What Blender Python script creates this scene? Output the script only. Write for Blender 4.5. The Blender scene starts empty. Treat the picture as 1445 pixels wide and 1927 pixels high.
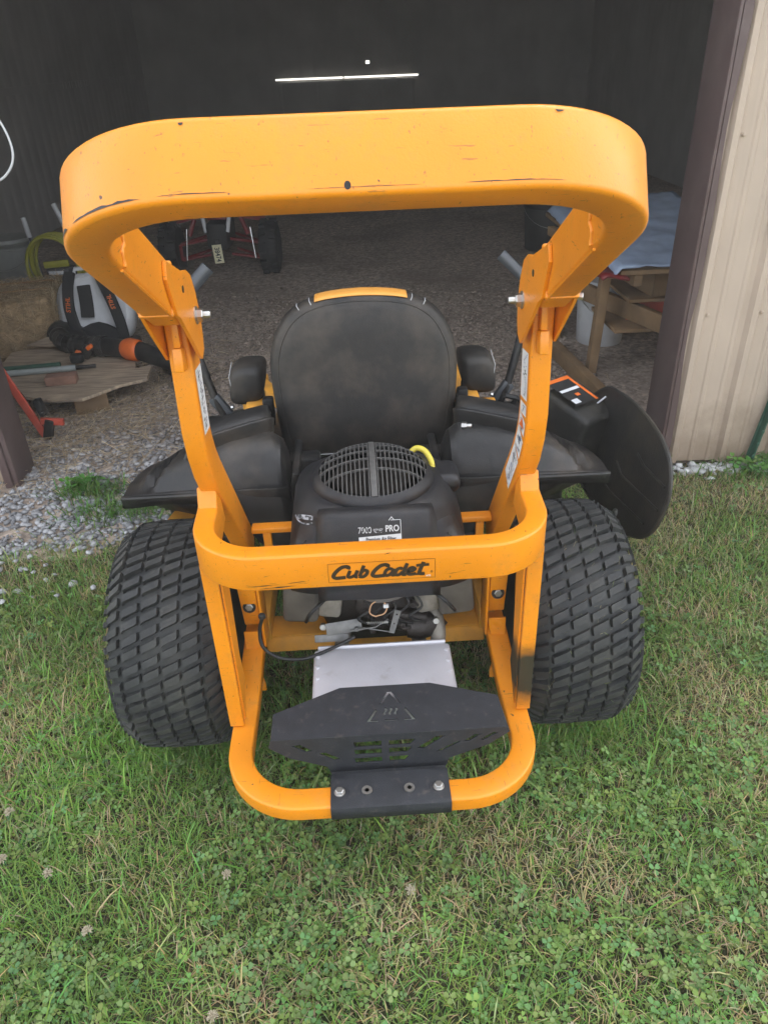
import bpy, bmesh, math, random
import numpy as np
from mathutils import Vector, Matrix, noise as mnoise
random.seed(7); rng=np.random.default_rng(11)
R=math.radians; PI=math.pi
sc=bpy.context.scene; col=sc.collection

# ------------------------------------------------------------------ camera, sky, sun, exposure
def cam_axes(yaw,pitch,roll):
    f=Vector((math.sin(yaw)*math.cos(pitch),math.cos(yaw)*math.cos(pitch),-math.sin(pitch)))
    r=Vector((math.cos(yaw),-math.sin(yaw),0)); d=f.cross(r); c,s=math.cos(roll),math.sin(roll)
    return c*r+s*d, -s*r+c*d, f
cd=bpy.data.cameras.new('camera'); cam=bpy.data.objects.new('camera',cd); col.objects.link(cam)
r_,d_,f_=cam_axes(R(1.7),R(31.7),R(2.2))
m=Matrix.Identity(4)
for i in range(3): m[i][0]=r_[i]; m[i][1]=-d_[i]; m[i][2]=-f_[i]
m.translation=Vector((-.01,-1.461,1.496)); cam.matrix_world=m
cd.sensor_fit='HORIZONTAL'; cd.sensor_width=36; cd.lens=36*1400/1445; cd.clip_start=.02; cd.clip_end=500
sc.camera=cam
SUN_EL,SUN_AZ=R(47),R(28)
w=bpy.data.worlds.new('World'); sc.world=w; w.use_nodes=True
nt=w.node_tree; nt.nodes.clear()
sky=nt.nodes.new('ShaderNodeTexSky'); sky.sky_type='NISHITA'; sky.sun_disc=False
sky.sun_elevation=SUN_EL; sky.sun_rotation=SUN_AZ; sky.dust_density=3.0; sky.ozone_density=.6; sky.air_density=1.0
hs=nt.nodes.new('ShaderNodeHueSaturation'); hs.inputs['Saturation'].default_value=.32
bg=nt.nodes.new('ShaderNodeBackground'); bg.inputs['Strength'].default_value=.15
wo=nt.nodes.new('ShaderNodeOutputWorld')
nt.links.new(sky.outputs[0],hs.inputs['Color']); nt.links.new(hs.outputs[0],bg.inputs[0]); nt.links.new(bg.outputs[0],wo.inputs[0])
sd=bpy.data.lights.new('sun','SUN'); sd.energy=3.2; sd.angle=R(.6); sd.color=(1,.95,.87)
sun=bpy.data.objects.new('sun',sd); col.objects.link(sun)
sun.rotation_euler=Vector((-math.sin(SUN_AZ)*math.cos(SUN_EL),-math.cos(SUN_AZ)*math.cos(SUN_EL),-math.sin(SUN_EL))).to_track_quat('-Z','Y').to_euler()
sun.location=(3,6,9)
vs=sc.view_settings; vs.view_transform='Standard'; vs.look='None'; vs.gamma=1; vs.use_curve_mapping=False; vs.exposure=2.50; HAZE=.015

# ------------------------------------------------------------------ materials
def mat(name,c,rough=.6,metal=0,var=.12,scale=20,bump=.0,bscale=200,spec=.5,c2=None,c2scale=6,c2lo=.5,c2hi=.62,c2amt=1.0,attr=False,coat=0,extra=None,transl=0):
    M=bpy.data.materials.new(name); M.use_nodes=True; n=M.node_tree.nodes; L=M.node_tree.links
    b=n['Principled BSDF']; b.inputs['Roughness'].default_value=rough; b.inputs['Metallic'].default_value=metal
    b.inputs['Specular IOR Level'].default_value=spec
    if coat: b.inputs['Coat Weight'].default_value=coat; b.inputs['Coat Roughness'].default_value=.25
    tc=n.new('ShaderNodeTexCoord')
    ns=n.new('ShaderNodeTexNoise'); ns.inputs['Scale'].default_value=scale; ns.inputs['Detail'].default_value=5
    L.new(tc.outputs['Object'],ns.inputs['Vector'])
    mr=n.new('ShaderNodeMapRange'); mr.inputs[1].default_value=.3; mr.inputs[2].default_value=.7; mr.inputs[3].default_value=1-var; mr.inputs[4].default_value=1+var
    L.new(ns.outputs['Fac'],mr.inputs[0])
    mx=n.new('ShaderNodeVectorMath'); mx.operation='SCALE'
    if attr:
        a=n.new('ShaderNodeAttribute'); a.attribute_name='Col'; L.new(a.outputs['Color'],mx.inputs[0])
    else: mx.inputs[0].default_value=c
    L.new(mr.outputs[0],mx.inputs['Scale']); cur=mx.outputs[0]
    def mixin(cur,fac,colr):
        mi=n.new('ShaderNodeMix'); mi.data_type='RGBA'; L.new(fac,mi.inputs['Factor']); L.new(cur,mi.inputs['A']); mi.inputs['B'].default_value=(*colr,1); return mi.outputs['Result']
    def ramp(src,lo,hi,amt=1):
        r=n.new('ShaderNodeMapRange'); r.inputs[1].default_value=lo; r.inputs[2].default_value=hi; r.inputs[4].default_value=amt; L.new(src,r.inputs[0]); return r.outputs[0]
    def noisy(sc_,det=6,vec=None,rgh=.6):
        q=n.new('ShaderNodeTexNoise'); q.inputs['Scale'].default_value=sc_; q.inputs['Detail'].default_value=det; q.inputs['Roughness'].default_value=rgh
        if vec is None: L.new(tc.outputs['Object'],q.inputs['Vector'])
        else:
            mp=n.new('ShaderNodeMapping'); mp.inputs['Scale'].default_value=vec; mp.inputs['Rotation'].default_value=(.3,.5,.2); L.new(tc.outputs['Object'],mp.inputs[0]); L.new(mp.outputs[0],q.inputs['Vector'])
        return q.outputs['Fac']
    if c2 is not None: cur=mixin(cur,ramp(noisy(c2scale),c2lo,c2hi,c2amt),c2)
    if extra: cur=extra(cur,mixin,ramp,noisy,b,n,L,tc)
    L.new(cur,b.inputs['Base Color'])
    if bump:
        q=noisy(bscale,4); bp=n.new('ShaderNodeBump'); bp.inputs['Strength'].default_value=bump; bp.inputs['Distance'].default_value=.002
        L.new(q,bp.inputs['Height']); L.new(bp.outputs[0],b.inputs['Normal'])
    if transl:
        t=n.new('ShaderNodeBsdfTranslucent'); L.new(cur,t.inputs[0]); ms=n.new('ShaderNodeMixShader'); ms.inputs[0].default_value=transl
        o=n['Material Output']; L.new(b.outputs[0],ms.inputs[1]); L.new(t.outputs[0],ms.inputs[2]); L.new(ms.outputs[0],o.inputs[0])
    return M
def paint_extra(cur,mixin,ramp,noisy,b,n,L,tc):
    cur=mixin(cur,ramp(noisy(14,8,None,.75),.52,.72,.6),(.50,.21,.035))          # grime film
    cur=mixin(cur,ramp(noisy(1,3,(22,260,200)),.67,.69,.5),(.10,.06,.03))       # scratches
    cur=mixin(cur,ramp(noisy(1,3,(260,18,170)),.67,.69,.5),(.12,.06,.03))
    cur=mixin(cur,ramp(noisy(70,2),.745,.76,.9),(.03,.025,.022))                # chips
    return cur
YEL=mat('yellow_paint',(.78,.262,.006),.40,0,.10,7,.18,350,.5,coat=.12,extra=paint_extra)
def burnt_extra(cur,mixin,ramp,noisy,b,n,L,tc):
    cur=paint_extra(cur,mixin,ramp,noisy,b,n,L,tc)
    # soot burnt on by the exhaust: a band at one height of the bar
    sx=n.new('ShaderNodeSeparateXYZ'); L.new(tc.outputs['Object'],sx.inputs[0])
    a=n.new('ShaderNodeMath'); a.operation='MULTIPLY_ADD'; a.inputs[1].default_value=1.0; L.new(sx.outputs[2],a.inputs[0])
    nn=noisy(18,4); sc_=n.new('ShaderNodeMath'); sc_.operation='MULTIPLY_ADD'; sc_.inputs[1].default_value=.07; sc_.inputs[2].default_value=-.035; L.new(nn,sc_.inputs[0]); L.new(sc_.outputs[0],a.inputs[2])
    d=n.new('ShaderNodeMath'); d.operation='SUBTRACT'; d.inputs[1].default_value=.345; L.new(a.outputs[0],d.inputs[0])
    e=n.new('ShaderNodeMath'); e.operation='ABSOLUTE'; L.new(d.outputs[0],e.inputs[0])
    return mixin(cur,ramp(e.outputs[0],.090,.045,.97),(.014,.022,.016))
BURNT=mat('burnt_yellow_paint',(.78,.262,.006),.5,0,.06,9,.12,350,extra=burnt_extra)
YEL2=mat('dusty_yellow_paint',(.66,.30,.03),.6,0,.15,12,.2,300,c2=(.25,.14,.05),c2scale=9,c2lo=.45,c2hi=.7,c2amt=.7)
SEATY=mat('yellow_vinyl',(.75,.34,.06),.5,0,.05,30,.1,400)
BLK=mat('black_plastic',(.012,.012,.012),.42,0,.2,30,.25,260,.35,c2=(.075,.062,.05),c2scale=8,c2lo=.48,c2hi=.75,c2amt=.75)
FEND=mat('fender_plastic',(.018,.0175,.017),.34,0,.25,20,.35,380,.42,c2=(.10,.08,.06),c2scale=7,c2lo=.50,c2hi=.78,c2amt=.7)
SHROUD=mat('engine_plastic',(.017,.017,.019),.42,0,.15,25,.35,420,.5,c2=(.07,.06,.05),c2scale=11,c2lo=.5,c2hi=.8,c2amt=.6)
VINYL=mat('black_vinyl',(.013,.012,.011),.5,0,.25,40,.5,600,.5,c2=(.115,.090,.066),c2scale=11,c2lo=.42,c2hi=.80,c2amt=.5)
GUARD=mat('black_powdercoat',(.026,.028,.033),.5,0,.2,30,1.0,600,.4,c2=(.11,.09,.075),c2scale=60,c2lo=.58,c2hi=.74,c2amt=.6)
RUB=mat('tyre_rubber',(.031,.033,.033),.66,0,.25,16,.4,300,.4,c2=(.085,.082,.068),c2scale=14,c2lo=.45,c2hi=.75,c2amt=.55)
CHUTE=mat('chute_rubber',(.030,.029,.026),.5,0,.2,20,.4,200,.4,c2=(.09,.075,.05),c2scale=7,c2lo=.45,c2hi=.75,c2amt=.6)
ZINC=mat('dull_zinc',(.17,.17,.165),.5,.4,.2,60,.2,200)
STEEL=mat('zinc_steel',(.50,.50,.48),.38,1,.1,60,.1,300)
ALU=mat('dull_aluminium',(.66,.66,.70),.45,.35,.06,14,.25,160,c2=(.34,.29,.24),c2scale=17,c2lo=.60,c2hi=.74,c2amt=.45)
ALUD=mat('dirty_cast_metal',(.30,.28,.24),.6,.5,.25,20,.3,160,c2=(.09,.07,.05),c2scale=12,c2lo=.42,c2hi=.65,c2amt=.85)
OILY=mat('oily_black_metal',(.025,.02,.017),.45,.3,.3,30,.5,160)
DARK=mat('dark_inside',(.010,.010,.010),.7)
WHITE=mat('white_label',(.70,.71,.72),.45,0,.05,60)
INK=mat('black_print',(.02,.02,.02),.5)
LOGO=mat('brown_black_print',(.035,.022,.012),.45)
GOLD=mat('decal_yellow',(.74,.25,.01),.35,0,.04,30)
ORANGE=mat('orange_print',(.75,.16,.02),.5)
BLUEINK=mat('blue_print',(.03,.07,.25),.5)
GREYPL=mat('grey_plastic',(.06,.065,.072),.35,0,.1,40,.1,300)
DIP=mat('dipstick_yellow',(.70,.58,.07),.4)
HOSEBLK=mat('black_hose',(.012,.012,.012),.45)
def mud_extra(cur,mixin,ramp,noisy,b,n,L,tc):
    sx=n.new('ShaderNodeSeparateXYZ'); L.new(tc.outputs['Object'],sx.inputs[0]); a=n.new('ShaderNodeMath'); a.operation='MULTIPLY_ADD'; a.inputs[1].default_value=-.45; L.new(noisy(9,6,None,.7),a.inputs[0]); L.new(sx.outputs[2],a.inputs[2])
    cur=mixin(cur,ramp(a.outputs[0],.10,-.20,.75),(.20,.145,.095))
    return mixin(cur,ramp(noisy(1,5,(30,30,1.2)),.55,.75,.35),(.33,.26,.20))
TAN=mat('tan_steel_siding',(.47,.375,.295),.5,0,.05,6,.05,40,c2=(.41,.34,.275),c2scale=3.5,c2lo=.55,c2hi=.8,c2amt=.5,extra=mud_extra)
BROWN=mat('brown_steel_trim',(.105,.070,.066),.45,0,.12,8,.1,60,c2=(.16,.12,.11),c2scale=5,c2lo=.5,c2hi=.75,c2amt=.6)
INWALL=mat('shed_lining',(.42,.405,.385),.8,0,.12,2,.1,60)
WOOD=mat('old_lumber',(.28,.175,.085),.75,0,.2,8,.4,60,c2=(.15,.095,.05),c2scale=7,c2lo=.45,c2hi=.7,c2amt=.7)
def ply_extra(cur,mixin,ramp,noisy,b,n,L,tc):
    return mixin(cur,ramp(noisy(1,6,(6,70,10)),.42,.66,.8),(.13,.10,.08))
PLY=mat('weathered_plywood',(.42,.32,.22),.85,0,.2,6,.4,80,extra=ply_extra)
STRAWM=mat('straw',(.3,.2,.1),.8,attr=True,var=.1,transl=.15)
GRASSM=mat('grass_blades',(.05,.1,.02),.55,attr=True,var=.15,scale=3,spec=.35,transl=.28)
STONEM=mat('crushed_stone',(.3,.3,.3),.8,attr=True,var=.15,scale=60,bump=.3,bscale=150)
RED=mat('red_paint',(.20,.018,.018),.4,0,.25,20)
REDO=mat('red_orange_steel',(.62,.10,.06),.45,0,.12,20,c2=(.35,.12,.08),c2scale=12,c2lo=.55,c2hi=.75,c2amt=.7)
CLOTH=mat('black_webbing',(.012,.012,.013),.85,0,.2,60,.6,500)
WPL=mat('white_plastic',(.62,.63,.64),.4,0,.08,12,c2=(.4,.38,.33),c2scale=8,c2lo=.55,c2hi=.8,c2amt=.5)
YHOSE=mat('yellow_green_hose',(.33,.32,.03),.45,0,.15,20)
BLUET=mat('pale_blue_sheet',(.34,.42,.55),.55,0,.1,14,.4,90)
CARD=mat('cardboard',(.36,.24,.13),.85,0,.1,10)
GREENP=mat('green_post_paint',(.02,.075,.045),.5,0,.2,20)
CHROME=mat('chrome',(.7,.7,.7),.2,1)
BRICK=mat('brick_clay',(.24,.13,.09),.9,0,.2,30,.6,100)
SOOT=mat('dark_rubber',(.015,.015,.015),.7,0,.2,30,.5,100)
def ground_extra(cur,mixin,ramp,noisy,b,n,L,tc): 
    cur=mixin(cur,ramp(noisy(70,8,None,.8),.35,.65,.75),(.02,.03,.008)); return mixin(cur,ramp(noisy(1.5,4),.48,.62,.5),(.13,.10,.045))
SOIL=mat('turf_soil',(.04,.043,.015),.95,0,.35,30,1.0,120,extra=ground_extra)
def grav_extra(cur,mixin,ramp,noisy,b,n,L,tc):
    v=n.new('ShaderNodeTexVoronoi'); v.inputs['Scale'].default_value=62; L.new(tc.outputs['Object'],v.inputs['Vector'])
    mm=n.new('ShaderNodeMix'); mm.data_type='RGBA'; mm.blend_type='MULTIPLY'; mm.inputs['Factor'].default_value=.75
    g=n.new('ShaderNodeRGBToBW'); L.new(v.outputs['Color'],g.inputs[0]); r=n.new('ShaderNodeMapRange'); r.inputs[3].default_value=.35; r.inputs[4].default_value=1.5; L.new(g.outputs[0],r.inputs[0])
    L.new(cur,mm.inputs['A']); L.new(r.outputs[0],mm.inputs['B'])
    return mixin(mm.outputs['Result'],ramp(noisy(1.3,5),.45,.65,.55),(.17,.125,.09))
GRAV=mat('gravel_floor',(.42,.34,.275),.9,0,.3,20,1.0,70,extra=grav_extra)

# ------------------------------------------------------------------ helpers
def link(name,me,m=None,parent=None):
    o=bpy.data.objects.new(name,me); col.objects.link(o)
    if m and me: me.materials.append(m)
    if parent: o.parent=parent
    return o
def thing(name,label,cat,loc=(0,0,0),rz=0,group=None):
    o=bpy.data.objects.new(name,None); col.objects.link(o); o.empty_display_size=.1
    o.location=loc; o.rotation_euler=(0,0,rz); o['label']=label; o['category']=cat
    if group: o['group']=group
    return o
def tag(o,label,cat,group=None):
    o['label']=label; o['category']=cat
    if group: o['group']=group
    return o
def finish(me,smooth=True,ang=40):
    if smooth:
        me.shade_smooth(); me.set_sharp_from_angle(angle=R(ang))
    return me
def mk(name,verts,faces,m,parent=None,smooth=True,ang=40,fixn=True):
    me=bpy.data.meshes.new(name); me.from_pydata([tuple(v) for v in verts],[],faces)
    if fixn:
        bm=bmesh.new(); bm.from_mesh(me); bmesh.ops.recalc_face_normals(bm,faces=bm.faces); bm.to_mesh(me); bm.free()
    me.update(); finish(me,smooth,ang); return link(name,me,m,parent)
def bmobj(name,bm,m,parent=None,smooth=True,ang=40):
    me=bpy.data.meshes.new(name); bmesh.ops.recalc_face_normals(bm,faces=bm.faces); bm.to_mesh(me); bm.free(); finish(me,smooth,ang); return link(name,me,m,parent)
def add_box(bm,c,s,rot=None,bev=0,seg=2):
    """box of size s centred on c, edges rounded by bev"""
    M=Matrix.Translation(c)@((rot or Matrix.Identity(3)).to_4x4())
    r=bmesh.ops.create_cube(bm,size=1,matrix=M@Matrix.Diagonal((*s,1)))
    if bev:
        es=list({e for v in r['verts'] for e in v.link_edges}); bmesh.ops.bevel(bm,geom=es,offset=bev,segments=seg,affect='EDGES',profile=.5)
def box(name,c,s,m,parent=None,rot=None,bev=.003):
    bm=bmesh.new(); add_box(bm,c,s,rot,bev); return bmobj(name,bm,m,parent)
def rotm(axis,deg): return Matrix.Rotation(R(deg),3,axis)
def sweep_geo(pts,n,wn,wt,bev=.006,closed=False,caps=True,seg=3,widths=None):
    """rectangular tube along pts; wn = size along the normal n, wt = size in the plane of the path"""
    pts=[Vector(p) for p in pts]; n=Vector(n).normalized(); N=len(pts)
    prof=[]
    for (sx,sy,a0) in((1,1,0),(-1,1,90),(-1,-1,180),(1,-1,270)):
        for k in range(seg+1):
            a=R(a0+90*k/seg); prof.append((sx*(wn/2-bev)+bev*math.cos(a),sy*(wt/2-bev)+bev*math.sin(a)))
    V=[];F=[];P=len(prof)
    for i,p in enumerate(pts):
        a=pts[i-1] if (i>0 or closed) else None; b=pts[(i+1)%N] if (i<N-1 or closed) else None
        d1=(p-a).normalized() if a is not None else None; d2=(b-p).normalized() if b is not None else None
        if d1 is None:t=d2;k=1
        elif d2 is None:t=d1;k=1
        else:
            t=(d1+d2).normalized(); k=1/max(.5,t.dot(d1))
        s=t.cross(n).normalized(); nn=s.cross(t).normalized()
        ww=widths[i] if widths else 1
        for (x,y) in prof: V.append(p+nn*x+s*(y*k*ww))
    rng_=range(N if closed else N-1)
    for i in rng_:
        j=(i+1)%N
        for q in range(P): F.append((i*P+q,i*P+(q+1)%P,j*P+(q+1)%P,j*P+q))
    if caps and not closed: F.append(tuple(range(P))); F.append(tuple((N-1)*P+q for q in reversed(range(P))))
    return V,F
def sweep(name,pts,n,wn,wt,m,parent=None,bev=.006,**k):
    V,F=sweep_geo(pts,n,wn,wt,bev,**k); return mk(name,V,F,m,parent,ang=50)
def tube_geo(pts,r,seg=10,closed=False):
    pts=[Vector(p) for p in pts]; N=len(pts); V=[];F=[]; up=None
    for i,p in enumerate(pts):
        a=pts[i-1] if (i>0 or closed) else p; b=pts[(i+1)%N] if (i<N-1 or closed) else p
        t=(b-a).normalized()
        if up is None: up=t.orthogonal().normalized()
        up=(up-t*up.dot(t)).normalized(); s=t.cross(up)
        rr=r[i] if isinstance(r,(list,tuple)) else r
        for q in range(seg):
            an=2*PI*q/seg; V.append(p+(up*math.cos(an)+s*math.sin(an))*rr)
    for i in range(N if closed else N-1):
        j=(i+1)%N
        for q in range(seg): F.append((i*seg+q,i*seg+(q+1)%seg,j*seg+(q+1)%seg,j*seg+q))
    if not closed: F.append(tuple(range(seg))); F.append(tuple((N-1)*seg+q for q in range(seg)))
    return V,F
def tube(name,pts,r,m,parent=None,seg=10,closed=False,ang=50):
    V,F=tube_geo(pts,r,seg,closed); return mk(name,V,F,m,parent,ang=ang)
def joinVF(parts):
    V=[];F=[]
    for v,f in parts:
        o=len(V); V+=list(v); F+=[tuple(i+o for i in q) for q in f]
    return V,F
def smoothpath(pts,n=8,closed=False):
    P=[Vector(p) for p in pts]; out=[]; N=len(P)
    for i in range(N if closed else N-1):
        p0=P[(i-1)%N] if closed or i>0 else P[0]; p1=P[i]; p2=P[(i+1)%N]; p3=P[(i+2)%N] if closed or i<N-2 else P[-1]
        for k in range(n):
            t=k/n; out.append(.5*((2*p1)+(p2-p0)*t+(2*p0-5*p1+4*p2-p3)*t*t+(3*p1-p0-3*p2+p3)*t**3))
    if not closed: out.append(P[-1])
    return out
def lathe(name,prof,m,parent=None,seg=32,axis='Z',loc=(0,0,0),ang=40,mtx=None):
    V=[];F=[];P=len(prof)
    for i in range(seg):
        a=2*PI*i/seg
        for (r,z) in prof:
            v=Vector((r*math.cos(a),r*math.sin(a),z))
            if axis=='X': v=Vector((v.z,v.x,v.y))
            if axis=='Y': v=Vector((v.x,v.z,v.y))
            if mtx is not None: v=mtx@v
            V.append(v+Vector(loc))
    for i in range(seg):
        j=(i+1)%seg
        for q in range(P-1): F.append((i*P+q,i*P+q+1,j*P+q+1,j*P+q))
    for q in (0,P-1):
        if prof[q][0]>1e-6: F.append(tuple(i*P+q for i in range(seg)))
    return mk(name,V,F,m,parent,ang=ang)
def curve_mesh(cu,M=None):
    o=bpy.data.objects.new('tmp',cu); col.objects.link(o); dg=bpy.context.evaluated_depsgraph_get(); dg.update()
    me=bpy.data.meshes.new_from_object(o.evaluated_get(dg)); bpy.data.objects.remove(o)
    if M is not None: me.transform(M)
    return me
def plate(name,outer,holes,th,M,m,parent=None,bev=.0008):
    """flat plate of thickness th with holes, drawn in its own 2D plane, placed by matrix M"""
    cu=bpy.data.curves.new('tmp','CURVE'); cu.dimensions='2D'; cu.fill_mode='BOTH'; cu.extrude=th/2-bev; cu.bevel_depth=bev; cu.bevel_resolution=1
    for poly in [outer]+holes:
        s=cu.splines.new('POLY'); s.points.add(len(poly)-1); s.use_cyclic_u=True
        for i,p in enumerate(poly): s.points[i].co=(p[0],p[1],0,1)
    me=curve_mesh(cu,M); finish(me,True,30); return link(name,me,m,parent)
def frameM(o,x,y):
    x=Vector(x).normalized(); z=x.cross(Vector(y)).normalized(); y=z.cross(x)
    M=Matrix.Identity(4)
    for i in range(3): M[i][0]=x[i];M[i][1]=y[i];M[i][2]=z[i];M[i][3]=o[i]
    return M
def text(name,s,size,M,m,parent=None,shear=0,off=0,align='CENTER',ext=.0002,sx=1):
    cu=bpy.data.curves.new('tmp','FONT'); cu.body=s; cu.size=size; cu.shear=shear; cu.offset=off; cu.align_x=align; cu.align_y='CENTER'; cu.extrude=ext; cu.resolution_u=3
    me=curve_mesh(cu,M@Matrix.Diagonal((sx,1,1,1))); me.materials.clear(); return link(name,me,m,parent)
def ribbon(pts,w,z=0):
    """flat mitred stroke in 2D"""
    P=[Vector((p[0],p[1])) for p in pts]; V=[];F=[]
    for i,p in enumerate(P):
        d1=(P[i]-P[i-1]).normalized() if i>0 else None; d2=(P[i+1]-P[i]).normalized() if i<len(P)-1 else None
        t=d1 if d2 is None else d2 if d1 is None else (d1+d2).normalized()
        k=1 if d1 is None or d2 is None else 1/max(.6,t.dot(d1))
        s=Vector((-t.y,t.x))*w/2*k
        V+=[(p.x+s.x,p.y+s.y,z),(p.x-s.x,p.y-s.y,z)]
    for i in range(len(P)-1): F.append((2*i,2*i+1,2*i+3,2*i+2))
    return V,F
def cpath(pts,n=7): return [(p.x,p.y) for p in smoothpath([(a,b,0) for a,b in pts],n)]
def hexbolt(name,loc,axis,r,h,m,parent,washer=0,shaft=0):
    a=Vector(axis).normalized(); q=a.to_track_quat('Z','Y').to_matrix(); parts=[]
    def cyl(r1,z0,z1,seg,rot=0):
        V=[];F=[]
        for z,rr in((z0,r1),(z1-(z1-z0)*.15,r1),(z1,r1*.85)):
            for i in range(seg):
                an=2*PI*i/seg+rot; V.append(q@Vector((rr*math.cos(an),rr*math.sin(an),z))+Vector(loc))
        for k in range(2):
            for i in range(seg): F.append((k*seg+i,k*seg+(i+1)%seg,(k+1)*seg+(i+1)%seg,(k+1)*seg+i))
        F.append(tuple(range(seg))); F.append(tuple(2*seg+i for i in range(seg))); return V,F
    z=0
    if washer: parts.append(cyl(washer,0,.0025,20)); z=.0025
    parts.append(cyl(r,z,z+h,6)); z+=h
    if shaft: parts.append(cyl(r*.55,z,z+shaft,10))
    V,F=joinVF(parts); return mk(name,V,F,m,parent,ang=30)
def arc(cx,cy,r,a0,a1,n=8): return [(cx+r*math.cos(R(a0+(a1-a0)*k/n)),cy+r*math.sin(R(a0+(a1-a0)*k/n))) for k in range(n+1)]
def grid_obj(name,rows,m,parent=None,th=0,ang=40,closed=False):
    """surface through rows of points; optional thickness"""
    n=len(rows[0]); V=[p for r in rows for p in r]; F=[]
    for i in range(len(rows)-1):
        for j in range(n if closed else n-1):
            k=(j+1)%n; F.append((i*n+j,i*n+k,(i+1)*n+k,(i+1)*n+j))
    o=mk(name,V,F,m,parent,ang=ang)
    if th:
        md=o.modifiers.new('t','SOLIDIFY'); md.thickness=th; md.offset=-1
    return o

# ------------------------------------------------------------------ ground
def gnoise(x,y,s=1.,seed=0): return mnoise.noise(Vector((x*s+seed,y*s-seed,seed*.37)))
def edge_y(x):
    """y where the lawn ends and the gravel begins"""
    if x<-1.0: b=.78
    elif x<-.55: b=.78+(x+1.0)/.45*.42
    elif x<1.1: b=1.20
    else: b=1.13
    return b+.11*gnoise(x,0,2.3,3)+.05*gnoise(x,0,9,5)
def structure(o): o['kind']='structure'; return o
def flat(name,x0,x1,y0,y1,z,m):
    return structure(mk(name,[(x0,y0,z),(x1,y0,z),(x1,y1,z),(x0,y1,z)],[(0,1,2,3)],m,smooth=False))
flat('lawn_soil',-30,30,-30,1.22,0.0,SOIL)
flat('field',-30,30,1.22,34,-.006,SOIL)
flat('gravel_floor',-3.6,4.2,1.22,12.6,.0,GRAV)
structure(mk('gravel_apron',[(-3.0,.82,.004),(-1.0,.74,.004),(-.78,.96,.004),(-.55,1.16,.004),(1.18,1.16,.004),(1.18,1.60,.004),(-3.0,1.6,.004)],[tuple(range(7))],GRAV,smooth=False))

# ------------------------------------------------------------------ barn
YS=-.045
def wy(x): return 1.275+YS*x
def add_rib_panel(x0,x1,z0,z1,ribs,m,name,parent,off=0):
    pts=[(x0,0)]
    for r in ribs:
        if x0<r-.03 and r+.035<x1: pts+=[(r-.022,0),(r-.010,-.019),(r+.010,-.019),(r+.022,0)]
        for k in(.075,.145):
            q=r+k
            if x0<q-.02 and q+.02<x1: pts+=[(q-.012,0),(q-.006,-.0035),(q+.006,-.0035),(q+.012,0)]
    pts.append((x1,0)); pts.sort()
    V=[];F=[]
    for z in(z0,z1):
        for (x,d) in pts: V.append((x,wy(x)+d-.01+off,z))
    n=len(pts)
    for i in range(n-1): F.append((i,i+1,n+i+1,n+i))
    return mk(name,V,F,m,parent,ang=20,fixn=False)
barn=thing('barn','tan steel-sided pole barn with brown trim and a wide open doorway','barn',(0,1.3,0))
def P(o): o.parent=barn; o.matrix_parent_inverse=Matrix.Translation((0,-1.3,0)); return o
ribs=[1.264+.198*k for k in range(18)]
for k in range(4):
    a=1.232 if k==0 else 1.264+.198*4*k-.099; b=1.264+.198*4*(k+1)-.099
    P(add_rib_panel(a,b+(.0),.02,3.05,ribs,TAN,'siding_panel',None,off=-.002*(k%2)))
ribl=[-1.585-.213*k for k in range(14)]
for k in range(3):
    b=-1.497 if k==0 else -1.585-.213*4*k+.106; a=-1.585-.213*4*(k+1)+.106
    P(add_rib_panel(a,b,.02,3.05,ribl,TAN,'siding_panel',None,off=-.002*(k%2)))
P(add_rib_panel(-4.2,4.75,3.06,4.5,[-4.1+.213*k for k in range(42)],TAN,'gable_panel',None,off=-.004))
# jambs and trims
def trim(name,x0,x1,ya,yb,z0,z1,m=BROWN):
    c=((x0+x1)/2,(ya+yb)/2,(z0+z1)/2); return P(box(name,c,(abs(x1-x0),abs(yb-ya),z1-z0),m,bev=.004))
trim('door_jamb',1.200,1.213,wy(1.2)-.03,wy(1.2)+.17,0,3.0)
bm=bmesh.new(); V=[];F=[]; N=60
for i in range(N+1):
    z=.0+3.0*i/N; wv=.006*math.sin(z*9)+.005*gnoise(z,0,6,2)
    yy=wy(1.24)-.045; yy+=.018; V+=[(1.2135,yy+.03,z),(1.2135,yy-.002,z),(1.234+wv,yy-.006,z),(1.238+wv,yy+.03,z)]
for i in range(N):
    for j in range(3): F.append((4*i+j,4*i+j+1,4*i+j+5,4*i+j+4))
P(mk('corner_trim',V,F,BROWN,ang=30))
trim('door_jamb',-1.440,-1.462,wy(-1.4)-.03,wy(-1.4)+.15,0,3.0)
trim('corner_trim',-1.463,-1.496,wy(-1.45)-.04,wy(-1.45)+.0,0,3.0)
trim('door_header',-1.44,1.236,1.22,1.36,3.0,3.05)
# screws on the siding
for i,r in enumerate(ribs[:4]):
    for z in(.63,1.23,1.83,2.4):
        P(hexbolt('siding_screw',(r+.032,wy(r)-.013,z+.004*(i%3)),(0,-1,0),.0055,.004,TAN,None,washer=.0075))
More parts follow.
